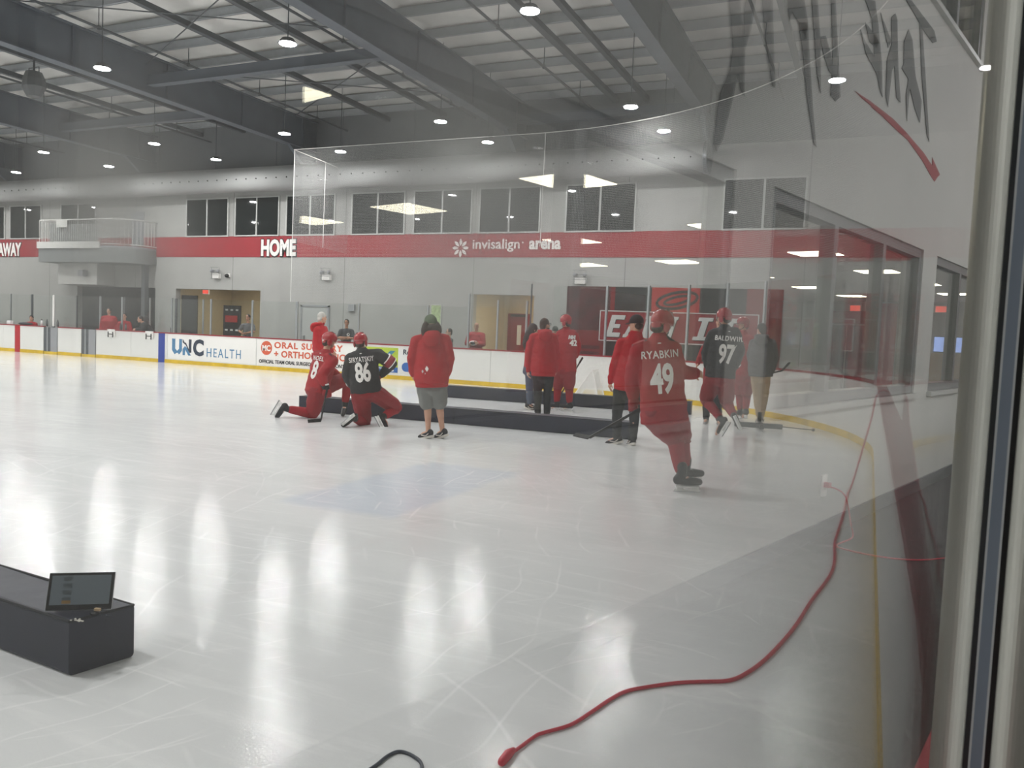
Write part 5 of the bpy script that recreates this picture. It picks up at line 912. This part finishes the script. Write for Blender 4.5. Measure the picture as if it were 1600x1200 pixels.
                so = 0.07; b = nbm(); ell(b, ank-up*so*0.35-fl*0.03, fl*0.055, lat*0.042, up*0.055, 12, 8); chain(b, [ank-up*so*0.5, ank-up*so*0.62+fl*0.09, ank-up*so*0.72+fl*0.165], [.045, .043, .034], 12); SHO = link('shoe', bake(b, 0.009, 2), M['shoegrey' if feet == 'grey' else 'shoe'], P)
                b = nbm(); c = ank-up*(so+0.012)+fl*0.06; loft(b, [(c-up*0.016, fl*0.145, lat*0.048), (c+up*0.016, fl*0.148, lat*0.05)], 24); obj('sole', b, M['sole'], SHO)
                b = nbm(); 
                for sd2 in (-1, 1): tube(b, spline([ank+lat*sd2*0.05-up*0.035-fl*0.03, ank+lat*sd2*0.052-up*0.055+fl*0.03, ank+lat*sd2*0.048-up*0.03+fl*0.10], 5), 0.007, 5)
                obj('side_stripe', b, M['sole'], SHO)
    # ---- gloves
    if gloves:
        for S, sd in (('l', -1), ('r', 1)):
            elb, wri = J[S+'elb'], J[S+'wri']; dr = (wri-elb).normalized(); pn = (rs*(-sd)+fw*0.3); pn = (pn-dr*pn.dot(dr)).normalized(); ac = dr.cross(pn)*sd; b = nbm()
            ell(b, wri+dr*0.055, dr*0.075, ac*0.062, pn*0.042, 12, 8)
            for k in range(4):
                o = ac*(-0.042+0.028*k); p = wri+dr*0.105+o; d1 = (dr*math.cos(.7)+pn*math.sin(.7)); d2 = (dr*math.cos(1.7)+pn*math.sin(1.7)); chain(b, [p-dr*0.02, p, p+d1*0.045, p+d1*0.045+d2*0.04], [.021, .021, .019, .016], 8)
            p = wri+dr*0.03-ac*0.05; chain(b, [p, p+(dr*.7-ac*.4+pn*.5).normalized()*0.05, p+(dr*.7-ac*.4+pn*.5).normalized()*0.05+(dr*.8+pn*.6).normalized()*0.03], [.022, .02, .016], 8)
            GV = link('glove', bake(b, 0.009, 2), M['glove'], P); b = nbm(); chain(b, [wri-dr*0.085, wri-dr*0.005], [.070, .060], 14); obj('cuff', b, M['cuff'], GV, True)
            b = nbm()
            for k in range(5): q = wri-dr*0.04+ac*(-0.028+0.014*k)-pn*0.068; obox(b, q, ac*0.004, dr*0.012, pn*0.004)
            obj('cuff_letters', b, M['white'], GV)
    # ---- head wear and hair
    def shell(c, rx, ry, rz, cut, m, nm, parent=P, rnd=0.0):
        b = nbm(); ell(b, (0, 0, 0), (rx, 0, 0), (0, ry, 0), (0, 0, rz), 28, 20)
        bmesh.ops.bisect_plane(b, geom=b.verts[:]+b.edges[:]+b.faces[:], plane_co=(0, 0, cut), plane_no=(0, 0, -1), clear_outer=True); e = [x for x in b.edges if x.is_boundary]; bmesh.ops.contextual_create(b, geom=e)
        for v in b.verts: v.co = c+hr*v.co.x+hf*v.co.y+hu2*v.co.z
        return obj(nm, b, M[m], parent, True)
    if head.startswith('helmet'):
        H = shell(hd+hu2*0.02-hf*0.008, .112, .136, .125, -0.035, 'helmet', 'helmet'); b = nbm()
        for sd in (-1, 1): ell(b, hd+hr*sd*0.092-hf*0.03-hu2*0.045, hf*0.05, hr*0.02, hu2*0.055, 12, 8)
        ell(b, hd-hf*0.095-hu2*0.03, hr*0.07, hf*0.035, hu2*0.05, 12, 8); obj('ear_guard', b, M['helmet'], H, True)
        b = nbm()
        for sd in (-1, 1):
            for y0 in (-0.05, 0.0, 0.05): obox(b, hd+hu2*(0.133-abs(y0)*0.35)+hf*y0+hr*sd*0.045, hf*0.016, hr*0.007, hu2*0.012, 0.002)
        obj('vents', b, M['strap'], H); b = nbm()
        for sd in (-1, 1): tube(b, [hd+hr*sd*0.095-hu2*0.04, hd+hr*sd*0.07-hu2*0.10+hf*0.03, hd-hu2*0.135+hf*0.05], 0.006, 6)
        obj('chin_strap', b, M['strap'], H); b = nbm(); rows_ = []
        for z in (0.03, -0.045): rows_.append([b.verts.new(hd+hu2*z+hf*(0.14*math.cos(R(a))-0.01)+hr*0.118*math.sin(R(a))) for a in range(-65, 66, 13)])
        for i in range(len(rows_[0])-1): b.faces.new((rows_[0][i], rows_[0][i+1], rows_[1][i+1], rows_[1][i]))
        o = obj('visor', b, M['visor'], H); md = o.modifiers.new('s', 'SOLIDIFY'); md.thickness = 0.003
        b = nbm(); ell(b, hd-hf*0.07-hu2*0.06, hr*0.072, hf*0.05, hu2*0.06, 12, 8); obj('hair', b, M['hairbrn'], P, True)
    elif head in ('short', 'white', 'dark'):
        m = {'short': 'hairbrn', 'white': 'hairwhite', 'dark': 'hairblk'}[head]; b = nbm(); ell(b, hd+hu2*0.034-hf*0.024, hr*0.084, hf*0.096, hu2*0.095, 16, 12); ell(b, hd-hf*0.06-hu2*0.03, hr*0.072, hf*0.05, hu2*0.07, 12, 8)
        link('hair', bake(b, 0.008, 2, 0.006, 5), M[m], P)
    elif head == 'long':
        b = nbm(); ell(b, hd+hu2*0.03-hf*0.025, hr*0.09, hf*0.1, hu2*0.098, 16, 12); chain(b, [hd-hf*0.05, hd-hf*0.10-hu2*0.14, hd-hf*0.13-hu2*0.30, hd-hf*0.12-hu2*0.42], [.09, .085, .075, .035]); link('long_hair', bake(b, 0.009, 3, 0.01, 2), M['hairblk'], P)
    elif head.startswith('cap'):
        m = {'capgreen': 'capgreen', 'capblk': 'capblk', 'capgrey': 'capgrey'}[head]; CPo = shell(hd+hu2*0.035-hf*0.012, .092, .108, .105, -0.028, m, 'cap'); b = nbm()
        pl = [V((0.078*math.sin(R(a)), 0.085+0.075*math.cos(R(a)), 0)) for a in range(-90, 91, 15)]; v0 = [b.verts.new(hd+hr*p.x+hf*p.y+hu2*(0.02-(p.y-0.08)*0.25)) for p in pl]; v1 = [b.verts.new(hd+hr*p.x+hf*p.y+hu2*(0.012-(p.y-0.08)*0.25)) for p in pl]
        b.faces.new(v0); b.faces.new(v1[::-1])
        for i in range(len(pl)): k = (i+1) % len(pl); b.faces.new((v0[i], v1[i], v1[k], v0[k]))
        obj('brim', b, M[m], CPo)
        if head == 'capgreen':
            b = nbm()
            for sd in (-1, 1): chain(b, [hd-hf*0.05+hr*sd*0.075-hu2*0.01, hd-hf*0.07+hr*sd*0.10-hu2*0.09, hd-hf*0.05+hr*sd*0.10-hu2*0.15], [.05, .055, .035])
            ell(b, hd-hf*0.085-hu2*0.08, hr*0.095, hf*0.055, hu2*0.085); link('long_hair', bake(b, 0.009, 3, 0.012, 2), M['hairbrn'], P)
        else:
            b = nbm(); ell(b, hd-hf*0.05-hu2*0.025, hr*0.08, hf*0.062, hu2*0.06, 12, 8); obj('hair', b, M['hairbrn'], P, True)
    return P, dict(pel=pel, ax=ax, rs=rs, fw=fw, J=J, hd=hd, hf=hf, hr=hr, hu=hu2, T=T, tl=tl, decal=decal)
def thing_child(nm, P):
    o = bpy.data.objects.new(nm, None); thing_child.last = o; return o
def stick(label, top, bot, bdir, loc):
    t = thing('hockey_stick', label, 'hockey stick', loc); top, bot, bdir = V(top), V(bot), V(bdir).normalized(); d = (bot-top).normalized(); u, v = frame_of(d); b = nbm(); obox(b, (top+bot)/2, u*0.011, v*0.014, (bot-top)/2, 0.003); obj('shaft', b, M['stick'], t)
    n = d.cross(bdir).normalized(); up = n.cross(bdir).normalized(); up = up if up.dot(d) < 0 else -up; b = nbm(); obox(b, bot+bdir*0.13+up*0.0, bdir*0.13, up*0.028, n*0.006, 0.004); obj('blade', b, M['tape'], t); b = nbm(); obox(b, top+d*0.06, u*0.014, v*0.017, d*0.08, 0.004); obj('grip_tape', b, M['tape'], t); return t
def vdir(loc, right=0.0, away=1.0, up=0.0):
    """horizontal direction given relative to the line from the camera to loc"""
    d = V((loc[0]-CAM_POS.x, loc[1]-CAM_POS.y, 0)).normalized(); r = V((d.y, -d.x, 0)); return r*right+d*away+V((0, 0, up))
def pp(k): return POSES[k]
L0, j = pp('hat'); PH, I = person('hat', 'man in green cap, red hoodie and grey shorts, back turned, hands in pockets', L0, j, vdir(L0, -.25, 1), ('hoodie', 'hoodie'), ('shorts', 'shorts'), 'shoe', 'capgreen', bulk=1.24, hood=True, hem=.05)
for dx, dz, s, m in ((-0.135, -0.055, 0.026, 'letter'), (-0.075, -0.02, 0.042, 'white'), (-0.10, -0.085, 0.012, 'letter')):
    b = nbm(); vs = [b.verts.new(p) for p in ((0, -s, 0), (s*.62, 0, 0), (0, s, 0), (-s*.62, 0, 0))]; b.faces.new(vs); me2 = bpy.data.meshes.new('t'); b.to_mesh(me2); b.free(); I['decal'](me2, I['pel']+I['ax']*(I['tl']*0.37+dz)+I['rs']*dx, I['rs'], I['ax'], I['fw'], m, 'diamond_print')
L0, j = pp('k8'); P8, I = person('k8', 'player in red with a white 8 kneeling and holding a stick', L0, j, vdir(L0, .9, .35, -.15), ('jersey', 'jersey'), ('hockey', 'pantsred'), 'skate', 'helmet', gloves=True, hem=-.06, back=('NOEL', '8', 0, 'white'), yoke=True)
w_ = V(j['rwri']); dn = V(L0); stick('black hockey stick held upright by the kneeling player in red', w_+V((0.0, 0.0, 0.02))+vdir(L0, .02, -.05), vdir(L0, .12, -.62)+V((0, 0, 0.04)), vdir(L0, -.6, -.5), L0)
L0, j = pp('k86'); P86, I = person('k86', 'player in a black jersey with a white 86 kneeling with his back turned', L0, j, vdir(L0, .25, 1, -.1), ('jersey', 'jblack'), ('hockey', 'pantsred'), 'skate', 'helmet', gloves=True, hem=-.02, back=('SIRYATSKIY', '86', -0.03, 'white'))
e, w_ = V(j['relb']), V(j['rsho']); q = w_.lerp(e, .78); d = (e-w_).normalized(); b = nbm(); tube(b, [q-d*.05, q+d*.05], .108, 16); obj('arm_band', b, M['cap'], I['T'], True); b = nbm(); tube(b, [q-d*.065, q-d*.05], .109, 16); tube(b, [q+d*.05, q+d*.065], .109, 16); obj('arm_band_edge', b, M['white'], I['T'], True)
L0, j = pp('p49'); P49, I = person('p49', 'player gliding in a red jersey with RYABKIN and a white 49 on the back', L0, j, vdir(L0, .65, .8, -.1), ('jersey', 'jersey'), ('hockey', 'pantsred'), 'skate', 'helmet', gloves=False, bare='r', hem=-.10, back=('RYABKIN', '49', -0.02, 'white'), yoke=True, flat=True)
lw = V(j['lwri']); b = nbm(); ell(b, lw+V((0, 0, -0.05)), (0.05, 0, 0), (0, 0.055, 0), (0, 0, 0.075), 12, 8)
for k in range(4): chain(b, [lw+V((-.04+.025*k, .02, -.09)), lw+V((-.04+.025*k, .05, -.12)), lw+V((-.04+.025*k, .03, -.15))], [.019, .018, .015], 8)
chain(b, [lw+V((.05, .0, -.03)), lw+V((.055, .05, -.07))], [.02, .016], 8)
gv = link('glove', bake(b, .009, 2), M['glove'], P49); b = nbm(); chain(b, [lw+V((0, 0, .07)), lw+V((0, 0, 0))], [.062, .056], 14); obj('cuff', b, M['cuff'], gv, True); b = nbm(); vv = vdir(L0, 1, 0).normalized()
for k in range(4): obox(b, lw+V((0, 0, .035))+vv*(-.035+.022*k)-vdir(L0, 0, 1)*.062, vv*.008, V((0, 0, .012)), vdir(L0, 0, 1)*.003)
obj('cuff_letters', b, M['white'], gv)
stick('black hockey stick slanting down to the left from the player with 49', lw+V((0, 0, -.10))+vdir(L0, .12, 0)*1.0, lw*0+vdir(L0, -1.02, -.05)+V((0, 0, .60))+V((0, 0, -.10)), vdir(L0, -.6, .6), L0)
L0, j = pp('cap'); PC, I = person('cap', 'man in a dark cap, red jacket and black trousers standing beside the player with 49', L0, j, vdir(L0, -.9, .45), ('hoodie', 'hoodie'), ('pants', 'blackcloth'), 'shoe', 'capblk', bare='l', bulk=1.12, hem=.06)
L0, j = pp('glass'); PG, I = person('glass', 'bearded man in glasses, red hoodie and black trousers standing between the pads', L0, j, vdir(L0, .75, .55), ('hoodie', 'hoodie'), ('pants', 'blackcloth'), 'shoe', 'short', bare='lr', bulk=1.2, hood=True, hem=.05)
b = nbm(); hd, hf, hr, hu = I['hd'], I['hf'], I['hr'], I['hu']
for sd in (-1, 1): tube(b, [hd+hf*.098+hr*(sd*.035+.024*math.cos(R(a)))+hu*(.012+.02*math.sin(R(a))) for a in range(0, 361, 40)], .003, 5); tube(b, [hd+hf*.095+hr*sd*.06+hu*.015, hd+hr*sd*.08+hu*.01], .003, 5)
obj('glasses', b, M['black'], PG); b = nbm(); ell(b, hd+hf*.03-hu*.075, hr*.06, hf*.062, hu*.055, 12, 8); obj('beard', b, M['hairbrn'], PG, True)
L0, j = pp('woman'); person('woman', 'woman with long dark hair, red top and blue jeans, half hidden behind the bearded man', L0, j, vdir(L0, .9, .35), ('tee', 'hoodie'), ('jeans', 'jeans'), 'shoe', 'long', bulk=.92, bare='r')
L0, j = pp('red8b'); PR, I = person('red8b', 'helmeted player in red standing beside the bearded man, facing the far boards', L0, j, vdir(L0, -.75, .6), ('jersey', 'jersey'), ('hockey', 'pantsred'), 'skate', 'helmet', hem=-.02, bulk=.95, bare='r', yoke=True, flat=True)
I['decal'](text_mesh('42', 0.16, 0.008, 0, .7), V(j['rsho']).lerp(V(j['relb']), .75), vdir(L0, .85, -.5).normalized(), V((0, 0, 1)), vdir(L0, .5, .85).normalized(), 'white', 'sleeve_number'); I['decal'](text_mesh('HH', 0.09, 0.01, 0, .9), V(j['rsho']).lerp(V(j['relb']), .3), vdir(L0, .85, -.5).normalized(), V((0, 0, 1)), vdir(L0, .5, .85).normalized(), 'letter', 'sleeve_patch')
rw = V(j['rwri']); stick('dark hockey stick held across by the helmeted player in red near the far boards', rw+V((0, 0, -.04))+vdir(L0, .14, 0), rw+vdir(L0, -.25, .7)+V((0, 0, -.82)), vdir(L0, -.7, .3), L0)
L0, j = pp('p97'); P97, I = person('p97', 'player in a black jersey with a white 97 and red trousers skating past the group', L0, j, vdir(L0, -.7, .7), ('jersey', 'jblack'), ('hockey', 'pantsred'), 'skate', 'helmet', hem=.0, gloves=True, back=('BALDWIN', '97', .10, 'white'))
L0, j = pp('redbehind'); person('redbehind', 'helmeted player in red half hidden behind the player with 97', L0, j, vdir(L0, -.8, -.4), ('jersey', 'jersey'), ('hockey', 'pantsred'), 'skate', 'helmet', hem=-.1, gloves=True, bulk=.9, flat=True)
w_ = V(j['rwri']); stick('dark hockey stick held low in front of the khaki trousers', w_+vdir(L0, -.1, -.1)+V((0, 0, -.15)), w_+vdir(L0, .55, -.35)+V((0, 0, .05)), vdir(L0, .5, .5, .6), L0)
L0, j = pp('khaki'); person('khaki', 'person in a dark grey hoodie and khaki trousers at the right of the group', L0, j, vdir(L0, -.6, .8), ('hoodie', 'greycloth'), ('jeans', 'khaki'), 'grey', 'dark', bulk=1.2, hood=True, bare='r', hem=.05)
L0, j = pp('black'); person('black', 'person in red top, black trousers and grey shoes behind the player with 97', L0, j, vdir(L0, -.3, -.9), ('hoodie', 'jersey'), ('pants', 'blackcloth'), 'grey', 'short', bulk=1.0, bare='l')
L0, j = pp('coach'); J2 = dict(j)
def stand(j, loc, face):
    """legs for somebody whose lower half is hidden"""
    f = V(face).normalized(); r = V((f.y, -f.x, 0)); out = dict(j); hz = (V(j['lhip'])+V(j['rhip']))/2
    for S, sd in (('l', -1), ('r', 1)):
        h = hz+r*sd*.09; out[S+'hip'] = h; out[S+'kne'] = V((h.x, h.y, .5))+f*.02; out[S+'ank'] = V((h.x, h.y, .09))-f*.02+r*sd*.02; out[S+'toe'] = V((h.x, h.y, .025))+f*.15+r*sd*.05
    return out
J2['lhip'] = (V(j['lhip'])*1); J2['lhip'].z = .95; J2['rhip'] = V(j['rhip']); J2['rhip'].z = .95; f = vdir(L0, .95, .3)
person('coach', 'silver-haired man in a red hoodie standing behind the kneeling players', L0, stand(J2, L0, f), f, ('hoodie', 'hoodie'), ('pants', 'blackcloth'), 'shoe', 'white', bulk=1.1, hood=True, bare='l', hem=.05)
# people behind the far boards
def onlooker(key, label, loc, h, face, top, head, skin='skin', lean=0.0, arms='down', bulk=1.0):
    f = V((face[0], face[1], 0)).normalized(); r = V((f.y, -f.x, 0)); k = h/1.80; u = V((0, 0, 1)); g = lambda a, b_, c: tuple((r*a+f*b_+u*c)*k)
    l = lean; j = dict(head=g(0, .02+l*1.5, 1.68-l*.5), neck=g(0, l*1.25, 1.49-l*.35), lsho=g(-.19, l*1.15, 1.43-l*.3), rsho=g(.19, l*1.15, 1.43-l*.3), lhip=g(-.09, -l*.1, .94), rhip=g(.09, -l*.1, .94), lkne=g(-.1, .03, .5), rkne=g(.1, .03, .5), lank=g(-.1, -.02, .09), rank=g(.1, -.02, .09), ltoe=g(-.12, .14, .025), rtoe=g(.12, .14, .025))
    if arms == 'crossed': j.update(lelb=g(-.26, .08, 1.16), relb=g(.26, .08, 1.16), lwri=g(.02, .24, 1.13), rwri=g(-.04, .25, 1.18))
    elif arms == 'rail': j.update(lelb=g(-.27, .1+l, 1.2-l*.3), relb=g(.27, .1+l, 1.2-l*.3), lwri=g(-.12, .30+l, 1.14), rwri=g(.12, .30+l, 1.14))
    else: j.update(lelb=g(-.25, -.02, 1.16), relb=g(.25, -.02, 1.16), lwri=g(-.26, .08, .92), rwri=g(.26, .08, .92))
    return person(key, label, loc, j, f+V((0, 0, -.05)), top, ('pants', 'blackcloth'), 'shoe', head, skin, bulk=bulk, bare='lr' if arms != 'down' else (), hem=-.08)
P1, I = onlooker('s1', 'man in a dark grey shirt with crossed arms watching from behind the far glass', (-16.3, 22.5, 0), 1.78, (.45, -.9), ('tee', 'charcoal'), 'dark', 'skin2', arms='crossed')
b = nbm(); bmesh.ops.create_circle(b, cap_ends=True, radius=.05, segments=10); me2 = bpy.data.meshes.new('t'); b.to_mesh(me2); b.free(); I['decal'](me2, I['pel']+I['ax']*(I['tl']*.62)+I['rs']*-.08, -I['rs'], I['ax'], -I['fw'], 'letter', 'chest_mark')
onlooker('s2', 'man in a grey shirt watching from in front of the left vestibule', (-20.75, 22.7, 0), 1.82, (.3, -.9), ('tee', 'greycloth'), 'dark', 'skin2', arms='rail')
P3, I = onlooker('s3', 'boy in a dark top behind the glass right of the man in the green cap', (-12.25, 22.3, 0), 1.60, (-.5, -.6), ('tee', 'charcoal'), 'dark', arms='rail')
P4, I = onlooker('s4', 'bald man in a red hockey jersey with black trim by the red door', (-11.35, 22.4, 0), 1.83, (.1, -1), ('jersey', 'jersey'), 'bare', 'skin2', arms='crossed', bulk=.88)
b = nbm(); pts = [V((.12*math.cos(R(a)), .06*math.sin(R(a)), 0)) for a in range(0, 361, 20)]; tube(b, pts, .018, 5); me2 = bpy.data.meshes.new('t'); b.to_mesh(me2); b.free(); I['decal'](me2, I['pel']+I['ax']*(I['tl']*.42), -I['rs'], I['ax'], -I['fw'], 'letter', 'chest_emblem', .012)
b = nbm(); ell(b, (0, 0, 0), (.10, 0, 0), (0, .045, 0), (0, 0, .001), 14, 4); me2 = bpy.data.meshes.new('t'); b.to_mesh(me2); b.free(); I['decal'](me2, I['pel']+I['ax']*(I['tl']*.42), -I['rs'], I['ax'], -I['fw'], 'jblack', 'chest_emblem_centre', .014)
onlooker('s5', 'person in grey cap and white shirt between the bearded man and the red player', (-8.85, 22.7, 0), 1.80, (.2, -1), ('tee', 'whitecloth'), 'capgrey')
onlooker('b1', 'broad man in a red jersey on the far bench, left of two in red', (-27.6, 22.5, 0), 1.86, (.5, -.8), ('jersey', 'jersey'), 'dark', bulk=1.15)
onlooker('b2', 'slimmer person in a red top on the far bench, right of two in red', (-26.75, 22.5, 0), 1.66, (.5, -.8), ('hoodie', 'jersey'), 'dark')
P6, I = onlooker('b3', 'man in black bent over the boards by the blue line', (-24.45, 21.75, 0), 1.72, (-.5, -.8), ('jersey', 'jblack'), 'dark', lean=.26, arms='rail', bulk=.95)
onlooker('b4', 'person in red at the far left end of the bench glass', (-32.3, 22.6, 0), 1.40, (.5, -.8), ('hoodie', 'jersey'), 'dark')
